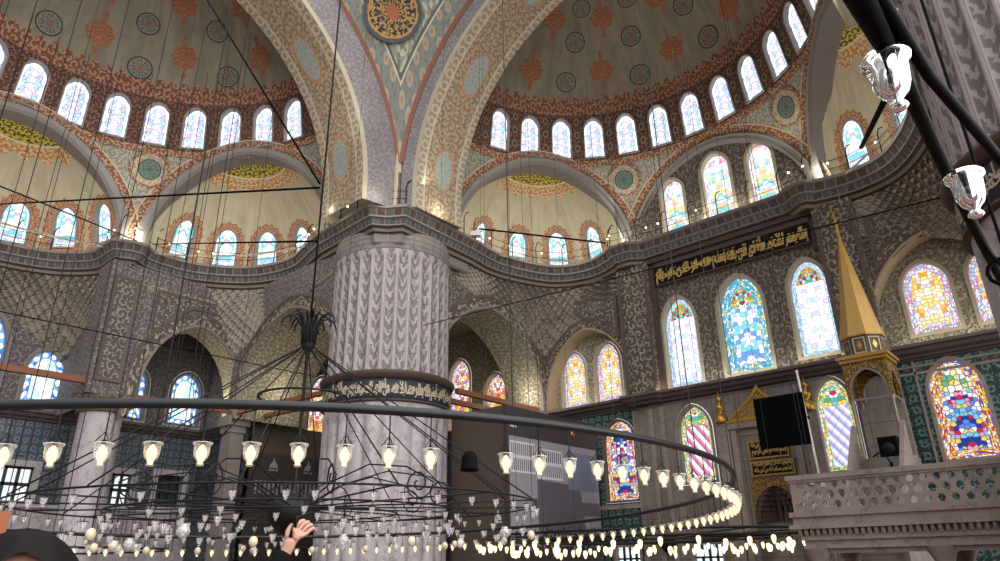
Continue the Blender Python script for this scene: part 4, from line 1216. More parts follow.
# ================================================================== things
def glass_mat(name, tint='f2f2ee', t=.72):
    g = G(name)
    tr = g.n('ShaderNodeBsdfTransparent'); gl = g.n('ShaderNodeBsdfGlossy'); g.put(gl.inputs['Color'], lin('ffffff')); gl.inputs['Roughness'].default_value = .12
    df = g.n('ShaderNodeBsdfDiffuse'); g.put(df.inputs['Color'], lin(tint))
    lw = g.n('ShaderNodeLayerWeight'); lw.inputs['Blend'].default_value = .45
    m1 = g.n('ShaderNodeMixShader'); m1.inputs[0].default_value = .5
    g.t.links.new(gl.outputs[0], m1.inputs[1]); g.t.links.new(df.outputs[0], m1.inputs[2])
    f = g.m_('ADD', g.m_('MULTIPLY', lw.outputs['Facing'], .75), 1-t-.15, clamp=True)
    m2 = g.n('ShaderNodeMixShader'); g.put(m2.inputs[0], f)
    g.t.links.new(tr.outputs[0], m2.inputs[1]); g.t.links.new(m1.outputs[0], m2.inputs[2])
    g.t.links.new(m2.outputs[0], g.out.inputs[0]); MT[name] = g.m
glass_mat('lamp_glass')
def real_glass():
    g = G('thick_glass')
    b = g.n('ShaderNodeBsdfPrincipled'); b.inputs['Base Color'].default_value = (.95, .97, 1, 1); b.inputs['Roughness'].default_value = .03
    b.inputs['Transmission Weight'].default_value = 1.; b.inputs['IOR'].default_value = 1.45
    g.t.links.new(b.outputs[0], g.out.inputs[0]); MT['thick_glass'] = g.m
real_glass()
def emit(name, c, s): g = G(name); MT[name] = g.emit(c, s)
emit('bulb_glow', 'ffdf9c', 2.3); emit('bulb_far', 'ffe3ac', 2.2); emit('string_bulb', 'ffe9b8', 3.); emit('flood_glow', 'ffffff', 2.5)

# ---- great ring chandelier under the dome
RC = V((-11.6, 7.5)); RR = 7.82
def rz(x, y): return 1.013+.027*(x-RC.x)-.015*(y-RC.y)
def rp(deg, r=RR, dz=0.): x = RC.x+r*cos(R_(deg)); y = RC.y+r*sin(R_(deg)); return V((x, y, rz(x, y)+dz))
ch = thing('ring_chandelier', 'huge black ring chandelier hanging low under the dome, with crown of curled arms', 'chandelier')
mb = MB(); mb.tube([rp(k*2.5) for k in range(144)], .043, 8, closed=True); mb.build('outer_ring', 'ring_iron', ch)
ZH = 1.0
mb = MB()
for r, z in ((4.5, .98), (3.1, .90), (1.9, .88)): mb.tube([(RC.x+r*cos(R_(k*5)), RC.y+r*sin(R_(k*5)), z) for k in range(72)], .016, 5, closed=True)
mb.build('inner_ring', 'iron', ch)
mb = MB(); mb.tube([(RC.x+.85*cos(R_(k*10)), RC.y+.85*sin(R_(k*10)), 3.05) for k in range(36)], .022, 5, closed=True); mb.build('small_hoop', 'iron', ch)
mb = MB(); mb.lathe([(.02, .45), (.2, .55), (.42, .75), (.5, .95), (.42, 1.1), (.2, 1.2), (.06, 1.3), (.034, 1.45), (.032, 3.9), (.1, 4.05), (.13, 4.2), (.12, 4.5), (.06, 4.65), (.02, 4.7)], (RC.x, RC.y, 0), 16); mb.build('stem', 'iron', ch)
cf = MB(); cf.lathe([(.08, 4.0), (.14, 4.1), (.15, 4.45), (.08, 4.55)], (RC.x, RC.y, 0), 12); cf = cf.build('crown', 'iron', ch)
for k in range(14):
    a = R_(k*360/14); d = V((cos(a), sin(a), 0)); b = V((RC.x, RC.y, 0))
    s = 1 if k % 2 else .72
    P = [b+d*.12+V((0, 0, 4.15)), b+d*.14+V((0, 0, 4.5)), b+d*(.22*s+.05)+V((0, 0, 4.72)), b+d*(.36*s+.05)+V((0, 0, 4.78-.06*(1-s))), b+d*(.48*s+.05)+V((0, 0, 4.68)), b+d*(.52*s+.05)+V((0, 0, 4.55))]
    mb = MB(); mb.tube(P, [.032, .032, .028, .024, .02, .014], 6); mb.build('curled_arm', 'iron', cf)
for k in range(16):
    a = k*360/16+6; d = V((cos(R_(a)), sin(R_(a)), 0)); b = V((RC.x, RC.y, 0))
    mb = MB(); mb.tube([b+d*.3+V((0, 0, ZH)), b+d*4.5+V((0, 0, .98))], .014, 5); mb.build('radial_arm', 'iron', ch)
for k in range(14):
    a = k*360/14+10; d = V((cos(R_(a)), sin(R_(a)), 0)); b = V((RC.x, RC.y, 0))
    e = b+d*4.5+V((0, 0, 1.0))
    mb = MB(); mb.tube([b+d*.16+V((0, 0, 4.05)), e], .013, 5); mb.build('stay_rod', 'iron', ch)
for k in range(10):                                  # S-curved vines with spiral ends
    a = R_(k*36+14); d = V((cos(a), sin(a), 0)); s = V((-sin(a), cos(a), 0)); b = V((RC.x, RC.y, 0))
    P = [b+d*.3+V((0, 0, 1.05)), b+d*.9+V((0, 0, 1.42)), b+d*1.7+V((0, 0, 1.66)), b+d*2.5+V((0, 0, 1.56)), b+d*3.05+V((0, 0, 1.27))]
    c = b+d*2.75+V((0, 0, 1.27))
    for j in range(1, 18):
        t = -j*.62; rr = .3*(1-j/20); P.append(c+d*rr*cos(t)+V((0, 0, rr*sin(t))))
    mb = MB(); mb.tube(P, .014, 5); mb.build('vine_arm', 'iron', ch)
for k in range(16):
    a = 22.5*k+4; p = rp(a)
    mb = MB(); mb.tube([p, (p.x, p.y, 27)], .008, 4, caps=False); mb.build('suspension_cable', 'iron', ch)
mb = MB(); mb.tube([(RC.x, RC.y, 4.7), (RC.x, RC.y, 30)], .022, 5); mb.build('main_cable', 'iron', ch)

# ---- lit glass lamps of the ring
LAMP_L = 'lit glass lamp on the great ring'
def lamp_proto(name, label, group, cord=.3, sc=1.):
    r = thing(name, label, 'lamp', group=group)
    k = sc
    mb = MB(); mb.lathe([(.052*k, 0), (.088*k, .0), (.092*k, -.012*k), (.074*k, -.03*k), (.072*k, -.09*k), (.062*k, -.135*k), (.03*k, -.175*k), (.026*k, -.19*k), (.036*k, -.2*k), (.03*k, -.215*k), (.004, -.218*k)], (0, 0, -cord), 12); mb.build('glass_cup', 'lamp_glass', r)
    mb = MB(); mb.lathe([(.004, -.02*k), (.018*k, -.03*k), (.036*k, -.06*k), (.048*k, -.095*k), (.042*k, -.13*k), (.02*k, -.17*k), (.022*k, -.195*k), (.003, -.2*k)], (0, 0, -cord), 8); mb.build('bulb', 'bulb_glow', r)
    mb = MB(); mb.tube([(0, 0, 0), (0, 0, -cord+.0)], .006, 4); mb.lathe([(.004, .03), (.022*k, .02), (.022*k, -.01), (.004, -.012)], (0, 0, -cord), 6)
    for q in (-1, 0, 1):
        a = q*2.1; mb.tube([(0, 0, -cord+.09), (.08*k*cos(a), .08*k*sin(a), -cord)], .004, 4)
    mb.build('hanging_wire', 'iron', r)
    return r
L0 = None; BELL = None
k = 0
angs = [310.67+2.745*i-360 for i in range(0, 88)]
nn = 0
for i, a in enumerate(angs):
    p = rp(a, RR, -.045)
    if i == 10:      # the black bell-shaped spot takes one lamp's place
        bell = thing('bell_spotlight', 'black bell-shaped spotlight hanging from the great ring among the lit lamps', 'spotlight', p)
        mb = MB(); mb.lathe([(.015, -.27), (.05, -.285), (.072, -.33), (.076, -.42), (.088, -.445), (.07, -.44), (.01, -.40)], n=16); mb.build('bell_housing', 'black_rubber', bell)
        mb = MB(); mb.tube([(0, 0, 0), (0, 0, -.275)], .007, 4); mb.build('hanging_wire', 'iron', bell); continue
    nn += 1
    if i < 25: lab = '%s lit glass lamp from the left along the near side of the great ring' % (nn and ORDN(nn) if False else ['first','second','third','fourth','fifth','sixth','seventh','eighth','ninth','tenth','eleventh','twelfth','thirteenth','fourteenth','fifteenth','sixteenth','seventeenth','eighteenth','nineteenth','twentieth','twenty-first','twenty-second','twenty-third','twenty-fourth','twenty-fifth'][nn-1])
    else: lab = 'small lit glass lamp hanging in the far row of the great ring'
    if L0 is None: L0 = lamp_proto('glass_lamp', lab, 'lit glass lamps on the near side of the great ring', .27, .86); L0.location = p
    else:
        o = dup(L0, p, a, lab)
        if i >= 25: o['group'] = 'lit glass lamps on the far side of the great ring'

# ---- unlit cups, glass bowls and eggs of the middle
cup0 = bowl0 = egg0 = None
rnd = random.Random(5)
CUPL = 'small clear unlit glass cup on the inner arms of the great ring chandelier'
def cup():
    r = thing('hanging_glass_cup', CUPL, 'lamp cup', group='unlit glass cups in the middle of the great chandelier')
    mb = MB(); mb.lathe([(.004, -.125), (.022, -.12), (.016, -.11), (.022, -.095), (.04, -.066), (.045, -.022), (.057, 0), (.06, .003), (.05, 0), (.038, -.037), (.03, -.073), (.004, -.09)], n=9); mb.build('cup_glass', 'lamp_glass', r)
    mb = MB(); mb.tube([(0, 0, -.02), (0, 0, .066)], .007, 4); mb.tube([(.055*cos(R_(t)), .055*sin(R_(t)), 0) for t in range(0, 360, 45)], .006, 4, closed=True); mb.build('wire_holder', 'iron', r)
    return r
def bowl():
    r = thing('hanging_glass_bowl', 'round clear glass bowl lamp hanging below the inner arms of the great chandelier', 'lamp bowl', group='round glass bowls under the great chandelier')
    mb = MB(); mb.lathe([(.008, -.14), (.035, -.14), (.07, -.105), (.08, -.063), (.063, -.02), (.042, 0), (.052, .02), (.045, .02), (.035, 0), (.056, -.03), (.07, -.063), (.008, -.126)], n=12); mb.build('bowl_glass', 'lamp_glass', r)
    mb = MB(); mb.tube([(0, 0, .02), (0, 0, .475)], .006, 4); mb.build('hanging_wire', 'iron', r)
    return r
def egg():
    r = thing('hanging_ostrich_egg', 'cream ostrich egg hanging below the inner arms of the great chandelier', 'egg', group='ostrich eggs under the great chandelier')
    mb = MB(); mb.lathe([(.003, -.15), (.036, -.138), (.06, -.095), (.062, -.063), (.047, -.02), (.016, 0), (.003, .002)], n=14); mb.build('egg_shell', 'egg', r)
    mb = MB(); mb.tube([(0, 0, 0), (0, 0, .475)], .006, 4); mb.build('hanging_wire', 'iron', r)
    return r
spots = []; taken = []
def free(x, y, z, r=.16):
    if any(hypot(x-a, y-b) < r and abs(z-c) < .6 for a, b, c in taken): return False
    taken.append((x, y, z)); return True
bowls = [(RC.x+(4.5, 3.1)[k % 2]*cos(R_(k*30+11)), RC.y+(4.5, 3.1)[k % 2]*sin(R_(k*30+11)), (.98, .90)[k % 2]-.5) for k in range(14) if k < 12]
eggs = [(RC.x+(3.1, 4.5, 3.1)[k % 3]*cos(R_(k*360/16+3)), RC.y+(3.1, 4.5, 3.1)[k % 3]*sin(R_(k*360/16+3)), (.9, .98, .9)[k % 3]-.5) for k in range(16)]
bowls = [p for p in bowls if free(*p, .2)]; eggs = [p for p in eggs if free(*p, .2)]
for r, z, n in ((4.5, .89, 52), (3.1, .81, 34), (1.9, .79, 18)):
    for k in range(n):
        a = R_(k*360/n+rnd.uniform(-2, 2)); p = (RC.x+r*cos(a), RC.y+r*sin(a), z)
        if free(*p): spots.append(p)
tries = 0
while len(spots) < 190 and tries < 6000:
    tries += 1
    a = rnd.uniform(0, 2*pi); r = rnd.choice((4.5, 4.5, 3.1, 3.8, 2.5)); p = (RC.x+r*cos(a), RC.y+r*sin(a), .89-.22-rnd.uniform(0, .26))
    if free(*p): spots.append(p)
for p in spots:
    if cup0 is None: cup0 = cup(); cup0.location = p
    else: dup(cup0, p, rnd.uniform(0, 6))
for p in bowls:
    if bowl0 is None: bowl0 = bowl(); bowl0.location = p
    else: dup(bowl0, p)
for p in eggs:
    if egg0 is None: egg0 = egg(); egg0.location = p
    else: dup(egg0, p)

# ---- second chandelier, under the front half dome
C2 = V((-12.4, 21.7))
tc2 = thing('tiered_chandelier', 'far black chandelier with tiers of small lit lamps before the mihrab wall', 'chandelier')
tiers = ((5.6, .75, 46), (4.5, .62, 34), (3.0, .55, 18))
for r, z, n in tiers:
    mb = MB(); mb.tube([(C2.x+r*cos(R_(k*5)), C2.y+r*sin(R_(k*5)), z) for k in range(72)], .035, 5, closed=True); mb.build('hoop', 'iron', tc2)
for k in range(12):
    a = R_(k*30); mb = MB(); mb.tube([(C2.x, C2.y, .62), (C2.x+5.6*cos(a), C2.y+5.6*sin(a), .75)], .02, 4); mb.build('radial_arm', 'iron', tc2)
    mb = MB(); mb.tube([(C2.x+5.6*cos(a), C2.y+5.6*sin(a), .75), (C2.x+5.6*cos(a), C2.y+5.6*sin(a), 24-2*(k % 3))], .009, 4, caps=False); mb.build('suspension_cable', 'iron', tc2)
f0 = None
for r, z, n in tiers:
    for k in range(n):
        a = R_(k*360/n+rnd.uniform(-2, 2)); p = (C2.x+r*cos(a), C2.y+r*sin(a), z-.2-rnd.uniform(0, .12))
        if f0 is None:
            mb = MB(); mb.lathe([(.004, .02), (.05, .0), (.068, -.04), (.06, -.12), (.03, -.2), (.004, -.22)], n=8, mi=0); mb.tube([(0, 0, 0), (0, 0, .16)], .01, 4, mi=1)
            f0 = mb.build('hanging_lamp', ['bulb_far', 'iron']); f0.location = p
            tag(f0, 'tiny lit lamp on the far tiered chandelier', 'lamp', 'lit lamps of the far tiered chandelier')
        else: o = f0.copy(); C.objects.link(o); o.location = p

# third ring under the left half dome (mostly its suspension lines show)
c3_ = thing('tiered_chandelier', 'plain ring chandelier below the left half dome, hung on long thin cables', 'chandelier')
C3 = V((-27.5, 7.2)); mb = MB(); mb.tube([(C3.x+5*cos(R_(k*6)), C3.y+5*sin(R_(k*6)), .6) for k in range(60)], .035, 5, closed=True); mb.build('hoop', 'iron', c3_)
for k in range(22):
    a = R_(k*360/22); mb = MB(); p = (C3.x+5*cos(a), C3.y+5*sin(a)); mb.tube([(*p, .6), (*p, 23.5)], .014, 4, caps=False); mb.build('suspension_cable', 'iron', c3_)

# ---- near chandelier arm with two thick glass lamps, top right
na = thing('chandelier_arm', 'thick black chandelier arm crossing the top right corner close to the camera', 'chandelier arm')
mb = MB(); mb.tube([(-.14, -4.2, 1.34), (-.15, -1.5, 1.34), (-.16, .9, 1.34), (-.165, 1.5, 1.31), (-.16, 2.0, 1.30), (-.168, 2.5, 1.30), (-.172, 3.2, 1.30), (-.17, 4.6, 1.30), (-.17, 5.6, 1.30)], [.05, .048, .045, .042, .024, .022, .022, .022, .022], 10); mb.build('main_bar', 'black_rubber', na)
mb = MB(); mb.tube([(-.05, -3.8, 1.33), (-.1, 1.0, 1.33), (-.13, 1.6, 1.31), (-.10, 2.07, 1.3), (-.03, 2.6, 1.3), (.02, 3.0, 1.3), (.2, 3.8, 1.3)], .018, 8); mb.build('branch_bar', 'black_rubber', na)
for y_ in (-3.5, 5.5):
    mb = MB(); mb.tube([(-.16, y_, 1.32), (-.16, y_, 22)], .012, 5, caps=False); mb.build('suspension_cable', 'black_rubber', na)
mb = MB(); mb.tube([(-.168, 2.0, 1.3), (-.55, 3.6, 2.0), (-4.2, 27.5, 15.2)], .012, 6); mb.build('guy_cable', 'black_rubber', na)
mb = MB(); mb.tube([V((-.13, 3.6, 1.16))+V((.06*cos(R_(t)), 0, .06*sin(R_(t)))) for t in range(60, 330, 30)]+[V((-.17, 3.6, 1.29))], .01, 6); mb.build('hook', 'black_rubber', na)
g0 = None
for p, lab in (((-.174, 1.85, 1.262), 'upper of the two near thick clear glass lamps at top right'), ((-.121, 2.68, 1.240), 'lower of the two near thick clear glass lamps at top right')):
    if g0 is None:
        g0 = thing('glass_lamp', lab, 'lamp', p, group='near clear glass lamps')
        mb = MB(); mb.lathe([(.06, 0), (.085, .008), (.092, -.005), (.086, -.02), (.072, -.035), (.07, -.075), (.064, -.125), (.05, -.16), (.026, -.185), (.022, -.2), (.034, -.212), (.036, -.222), (.02, -.236), (.002, -.238)], n=24)
        mb.lathe([(.06, 0), (.062, -.03), (.06, -.075), (.053, -.12), (.035, -.15), (.002, -.16)], n=24); mb.v = [p_*.71 for p_ in mb.v]; mb.build('glass_body', 'thick_glass', g0)
        mb = MB(); mb.lathe([(.002, .012), (.03, .01), (.034, -.01), (.03, -.035), (.002, -.036)], n=14); mb.tube([(0, 0, 0), (0, 0, .05)], .008, 6); mb.v = [p_*.71 for p_ in mb.v]; mb.build('lamp_holder', 'black_rubber', g0)
        mb = MB(); mb.lathe([(.002, -.03), (.02, -.034), (.028, -.06), (.022, -.09), (.002, -.1)], n=12); mb.v = [p_*.71 for p_ in mb.v]; mb.build('bulb', 'white_paint', g0)
    else: dup(g0, p, .6, lab)

# ---- tie beams
def beam(label, a, b, r=.11):
    a, b = V(a), V(b); d = b-a; ang = atan2(d.y, d.x)
    mb = MB(); mb.box((a+b)/2, (d.length, r*2, r*2.2), ang); o = mb.build('tie_beam', 'orange_beam'); tag(o, label, 'tie beam', kind='structure')
beam('front orange tie beam from the round pier to the capital by the hoarding', (-22.35, 22.7, 7.55), (-22.45, 29.0, 7.5))
beam('rear orange tie beam behind the one between pier and hoarding', (-24.1, 22.3, 7.55), (-24.1, 29.2, 7.5))
beam('orange tie beam across the left arched bay with the oval windows', (-35.0, 13.2, 7.95), (-35.0, 18.1, 7.6), .1)
beam('upper orange tie beam from the left capital to the round pier', (-34.2, 18.0, 7.55), (-27.0, 18.6, 7.55), .1)
beam('lower orange tie beam from the left capital to the round pier', (-34.2, 19.6, 7.55), (-26.8, 19.9, 7.55), .1)
beam('orange tie beam at the far left running to the carved pilaster', (-35.0, 1.0, 8.25), (-35.0, 10.9, 8.15), .13)

# ---- long guy cables
def cable(label, pts, r=.012):
    mb = MB(); mb.tube(pts, r, 5); o = mb.build('cable', 'black_rubber'); tag(o, label, 'cable')
N1 = V((RC.x-.07, RC.y-.04, 7.8)); N2 = V((RC.x-.07, RC.y+.03, 6.5))
cable('level black cable from the chandelier hanger to the left edge', [N1, (-35.5, 3.2, 14.4)], .028)
cable('steep black cable from the chandelier hanger up to the top left', [N1+V((0, 0, .1)), (-16.2, 3.8, 17.5)], .024)
cable('black cable from the chandelier hanger to the left cornice', [N2, (-33.9, 12.3, 15.35)], .026)
cable('black cable sloping from the left edge to the cornice above the pilaster', [(-30, 3.0, 14.2), (-34.2, 11.6, 15.4)], .032)
cable('black cable along the cornice between round pier and the tympanum', [(-21.3, 23.2, 15.9), (-17.1, 28.6, 15.6)], .05)
cable('thin black cable stretched from the round pier to the right pier', [(-21.6, 19.8, 9.9), (-1.2, 17.9, 7.9)], .02)
cable('thin black cable stretched from the round pier towards the left edge', [(-26.0, 17.6, 7.9), (-26.2, -2.5, 7.9)], .022)

# ---- cornice railings with string bulbs
def railing(label, path, step=1.5, h=1.35):
    r = thing('railing', label, 'railing')
    P = resample(path, max(2, int(sum(hypot(path[i+1][0]-path[i][0], path[i+1][1]-path[i][1]) for i in range(len(path)-1))/step)))
    for i, p in enumerate(P):
        if i == len(P)-1 and i > 3: pass
        mb = MB(); mb.tube([(*p, 15.28), (*p, 15.3+h*.8), (p[0]+.08, p[1]+.05, 15.3+h), (p[0]+.22, p[1]+.12, 15.3+h+.04)], .028, 5); mb.build('post', 'iron', r)
    for z in (.45, .85):
        mb = MB(); mb.tube([(*p, 15.3+z) for p in P], .016, 4); mb.build('wire', 'iron', r)
    Q = resample(path, len(P)*2-1)
    for i, p in enumerate(Q):
        if rnd.random() < .55:
            mb = MB(); mb.sphere((p[0], p[1], 15.3+.85-.07), .06, 8); mb.build('bulb', 'string_bulb', r)
railing('iron railing with string bulbs above the far left cornice', offp(c1, .3))
railing('iron railing with string bulbs above the left cornice next to the pier', offp([(-34.0, 11.45)]+c2, .3))
railing('iron railing with string bulbs around the top of the round pier', offp([(-26.5, 17.15)]+PCOR[1:-1]+[(-21.37, 22.5)], .3), 1.25)
railing('iron railing with string bulbs below the front left conch', offp(c3, .3))
railing('iron railing with string bulbs below the tympanum windows', offp([(-17.0, 28.55), (-15.9, 28.6), (-15.3, 29.05), (-8.2, 29.05), (-7.5, 28.55), (-6.85, 28.5)], .3))
railing('iron railing with string bulbs above the right cornice', offp(c4, .3))
fl = thing('floodlight', 'small white floodlight on the right corner of the round pier cornice', 'floodlight', (-21.45, 23.1, 15.45))
mb = MB(); mb.box((0, 0, .15), (.5, .34, .26), .6); mb.build('lamp_body', 'white_paint', fl)
mb = MB(); mb.tube([(0, 0, -.15), (0, 0, .05)], .03, 6); mb.build('bracket', 'iron', fl)

# ---- mihrab
mi = thing('mihrab', 'marble mihrab with gilt crown, two gilt inscription panels and a dark niche', 'mihrab')
X0 = -10.75; yy = 29.62
mb = MB()
for a, b, w, d in ((-12.2, -11.95, 0, .32), (-9.55, -9.3, 0, .32)): mb.b2((a, yy-.1, FL), (b, 29.8, 5.35))
mb.b2((-12.25, yy-.16, 5.2), (-9.25, 29.8, 5.5)); mb.b2((-11.95, yy+.04, 4.9), (-9.55, 29.8, 5.2)); mb.build('marble_frame', 'pale_marble', mi)
mb = MB(); nl = arch(X0, FL, .95, 1.5, 2.75, 14); mp = plane((0, yy+.08, 0), (1, 0, 0), (0, 1, 0)); panel(mb, rect(-11.95, FL, -9.55, 4.9), [nl], mp); mb.build('marble_field', 'wall_marble', mi)
mb = MB(); panel(mb, rect(-11.7, 1.0, -9.8, 3.05), [arch(X0, 1.0, .95, 1.5, 2.75, 14)] if False else [], plane((0, yy+.07, 0), (1, 0, 0), (0, 1, 0))) if False else None
sp = [(-11.7, 1.0), (-11.7, 3.05), (-9.8, 3.05), (-9.8, 1.0)]
L = arch(X0, 1.0, .95, 1.5, 2.75, 14); out = [(-11.7, 1.0), L[0]]+list(reversed(L[2:]))+[L[1], (-9.8, 1.0), (-9.8, 3.05), (-11.7, 3.05)]
if area(out) < 0: out.reverse()
panel(mb, out, [], plane((0, yy+.02, 0), (1, 0, 0), (0, 1, 0))); mb.build('gilt_spandrel', 'gold_carving', mi)
mb = MB()
mb.grid(lambda i, j: V((X0-.95*cos(pi*i), yy+.08+.8*sin(pi*i), FL+j*4.6)), 14, 2); mb.build('niche', 'dark_marble', mi)
mb = MB()                                              # stalactite hood in steps
for k in range(7):
    z0 = 1.35+k*.21; s = 1-(k/7)**1.6*.95; n = 12
    for i in range(n):
        a = pi*(i+.5)/n; mb.box((X0-.93*s*cos(a), yy+.12+.76*s*sin(a), z0+.1), (.2*s+.05, .14, .2), a)
mb.build('stalactite_hood', 'red_brown', mi)
mb = MB(); pd = [(-12.2, 5.5), (-9.3, 5.5), (-9.35, 5.72), (-9.75, 6.0), (-10.2, 6.35), (-10.5, 6.62), (-10.75, 6.95), (-11.0, 6.62), (-11.3, 6.35), (-11.75, 6.0), (-12.15, 5.72)]
mp = plane((0, yy-.1, 0), (1, 0, 0), (0, 1, 0)); panel(mb, pd, [], mp); strip(mb, pd, pd, mp, 0, .2); strip(mb, pd, offset(pd, -.12), mp, -.05, -.05, 1); strip(mb, pd, pd, mp, -.05, 0, 1); mb.build('gilt_crown', ['gilt_relief', 'gilt'], mi)
mb = MB(); mb.b2((-11.85, yy-.06, 5.26), (-9.65, yy+.1, 5.42)); mb.b2((-12.3, yy-.2, 5.48), (-9.2, 29.8, 5.56)); mb.build('gilt_fillet', 'gilt', mi)
for x in (-12.55, -8.75):
    mb = MB(); mb.lathe([(.26, 0), (.3, .1), (.24, .3), (.12, .42), (.1, .5), (.2, .62), (.2, .72), (.08, .85), (.06, .95), (.14, 1.02), (.13, 1.12), (.04, 1.22), (.01, 1.4)], (x, 29.58, 5.55), 12); mb.build('gilt_finial', 'gilt', mi)
    mb = MB(); mb.b2((x-.3, 29.5, FL), (x+.3, 29.8, 5.55)); mb.build('side_post', 'pale_marble', mi)
for z0, z1, x1, k in ((3.85, 4.62, -9.85, 0), (3.14, 3.75, -9.72, 1)):
    mb = MB(); mb.b2((-11.55, yy-.02, z0), (x1, yy+.09, z1)); b = mb.build('inscription_panel', 'black_panel', mi)
    mb = MB(); Lr = rect(-11.55, z0, x1, z1); strip(mb, Lr, offset(Lr, -.07), plane((0, yy-.04, 0), (1, 0, 0), (0, 1, 0)), 0, 0); mb.build('gilt_border', 'gilt_matt', b)
    mb = MB(); hh = (z1-z0)/2
    for row in range(2): put_text(mb, AR[(k+row) % 3], plane((0, yy-.03, 0), (1, 0, 0), (0, 1, 0)), -11.42, x1-.12, z0+.1+row*hh*.8, z0+.1+row*hh*.8+hh*.95, -.01, bold=.03)
    mb.build('lettering', 'gold_letter', b)
for x in (-12.05, -9.4): pass
for nm, x in (('left tall brass candlestick lamp beside the mihrab niche', -12.5), ('right tall brass candlestick lamp beside the mihrab niche', -9.1)):
    r = thing('candle_lamp', nm, 'candlestick', (x, 28.6, FL))
    mb = MB(); mb.lathe([(.3, 0), (.3, .06), (.12, .2), (.07, .5), (.09, 1.0), (.06, 1.2), (.05, 1.85), (.12, 1.95), (.02, 2.0)], n=14); mb.build('brass_stand', 'gilt_matt', r)
    mb = MB(); mb.sphere((0, 0, 2.1), .13, 12); mb.build('globe', 'conch_plaster', r)

# ---- television on its pole
tv = thing('television', 'large black flat television on a slim pole in front of the mihrab', 'television')
mb = MB(); mb.box((-9.08, 27.0, 4.83), (1.9, .09, 1.95)); mb.build('casing', 'black_rubber', tv)
mb = MB(); mb.box((-9.08, 26.95, 4.83), (1.82, .02, 1.87)); mb.build('screen', 'screen_black', tv)
mb = MB(); mb.tube([(-8.02, 27.08, FL), (-8.1, 27.08, 2.9), (-8.2, 27.08, 6.68)], .045, 8); mb.build('pole', 'white_paint', tv)
mb = MB(); mb.box((-8.6, 27.08, 4.83), (1.1, .06, .12)); mb.build('bracket', 'iron', tv)
mb = MB(); mb.lathe([(.5, 0), (.5, .04), (.1, .08)], (-8.02, 27.08, FL), 16); mb.build('base_plate', 'iron', tv)

# ---- minbar
mn = thing('minbar', 'tall marble minbar with golden pointed spire right of the television', 'minbar')
MX, MY = -5.78, 27.6
def octa(r, z, rot=pi/8): return [(MX+r*cos(rot+k*pi/4), MY+r*sin(rot+k*pi/4), z) for k in range(8)]
def loft(mb, rings, mi=0, cap=True):
    n = len(rings[0]); vs = [p for r in rings for p in r]; fs = []
    for j in range(len(rings)-1):
        for k in range(n): fs.append((j*n+k, j*n+(k+1) % n, (j+1)*n+(k+1) % n, (j+1)*n+k))
    if cap: fs.append(tuple(reversed(range(n)))); fs.append(tuple((len(rings)-1)*n+k for k in range(n)))
    mb.add(vs, fs, None, mi); return mb
mb = MB(); loft(mb, [octa(.78, 7.5), octa(.8, 7.56), octa(.66, 8.1), octa(.045, 11.75)]); mb.build('spire', 'spire_gold', mn)
mb = MB(); mb.lathe([(.05, 11.7), (.09, 11.8), (.05, 11.9), (.13, 12.02), (.05, 12.15), (.09, 12.25), (.04, 12.36), (.06, 12.5), (.01, 12.9)], (MX, MY, 0), 12)
mb.tube([V((MX, MY, 13.0))+V((.1*cos(R_(t)), 0, .1*sin(R_(t)))) for t in range(-240, 60, 25)], .02, 5); mb.build('finial', 'gilt', mn)
mb = MB(); loft(mb, [octa(.7, 6.78), octa(.7, 7.5)]); dr = mb.build('drum', 'dark_stone', mn)
for k in range(8):
    a = pi/8+k*pi/4+pi/8; c = V((MX+.655*cos(a), MY+.655*sin(a), 7.14)); t = V((-sin(a), cos(a), 0)); nn_ = V((cos(a), sin(a), 0))
    mp = lambda u, v, w=0., c=c, t=t, nn_=nn_: c+t*u+V((0, 0, v))-nn_*w
    L = rect(-.21, -.3, .21, .3); mb = MB(); strip(mb, L, offset(L, -.045), mp, -.02, -.02); dia = [(0, -.17), (.1, 0), (0, .17), (-.1, 0)]
    panel(mb, dia, [], mp, w=-.02, mi=1); mb.build('drum_panel', ['cream', 'gilt'], dr)
mb = MB(); mb.box((MX, MY, 6.72), (1.75, 1.75, .12)); mb.box((MX, MY, 6.6), (1.6, 1.6, .14)); mb.build('canopy_cornice', 'gilt_matt', mn)
for sx, sy in ((0, -1), (0, 1), (-1, 0), (1, 0)):
    o = V((MX+sx*.72, MY+sy*.72, 0)); u = V((abs(sy), abs(sx), 0)); nn_ = V((-sx, -sy, 0)); mp = plane(o, u, nn_)
    L = arch(0, 5.2, .56, 5.55, 6.22, 12, .2); out = [(-.76, 5.2), L[0]]+list(reversed(L[2:]))+[L[1], (.76, 5.2), (.76, 6.56), (-.76, 6.56)]
    if area(out) < 0: out.reverse()
    mb = MB(); panel(mb, out, [], mp); panel(mb, out, [], mp, w=.1); strip(mb, out, out, mp, 0, .1); strip(mb, L, offset(L, .07), mp, -.03, -.03, 1)
    mb.build('canopy_arch', ['gold_carving', 'mould_grey'], mn)
for sx in (-1, 1):
    for sy in (-1, 1):
        mb = MB(); mb.lathe([(.1, 3.1), (.1, 3.2), (.06, 3.25), (.055, 5.0), (.09, 5.1), (.1, 5.22)], (MX+sx*.66, MY+sy*.66, 0), 10); mb.build('column', 'pale_marble', mn)
mb = MB(); mb.b2((MX-.8, MY-.8, FL), (MX+.8, MY+.8, 3.1)); mb.b2((MX-.75, MY+.6, 3.1), (MX+.75, MY+.75, 5.3)); mb.build('tower_base', 'dark_marble', mn)
mb = MB()
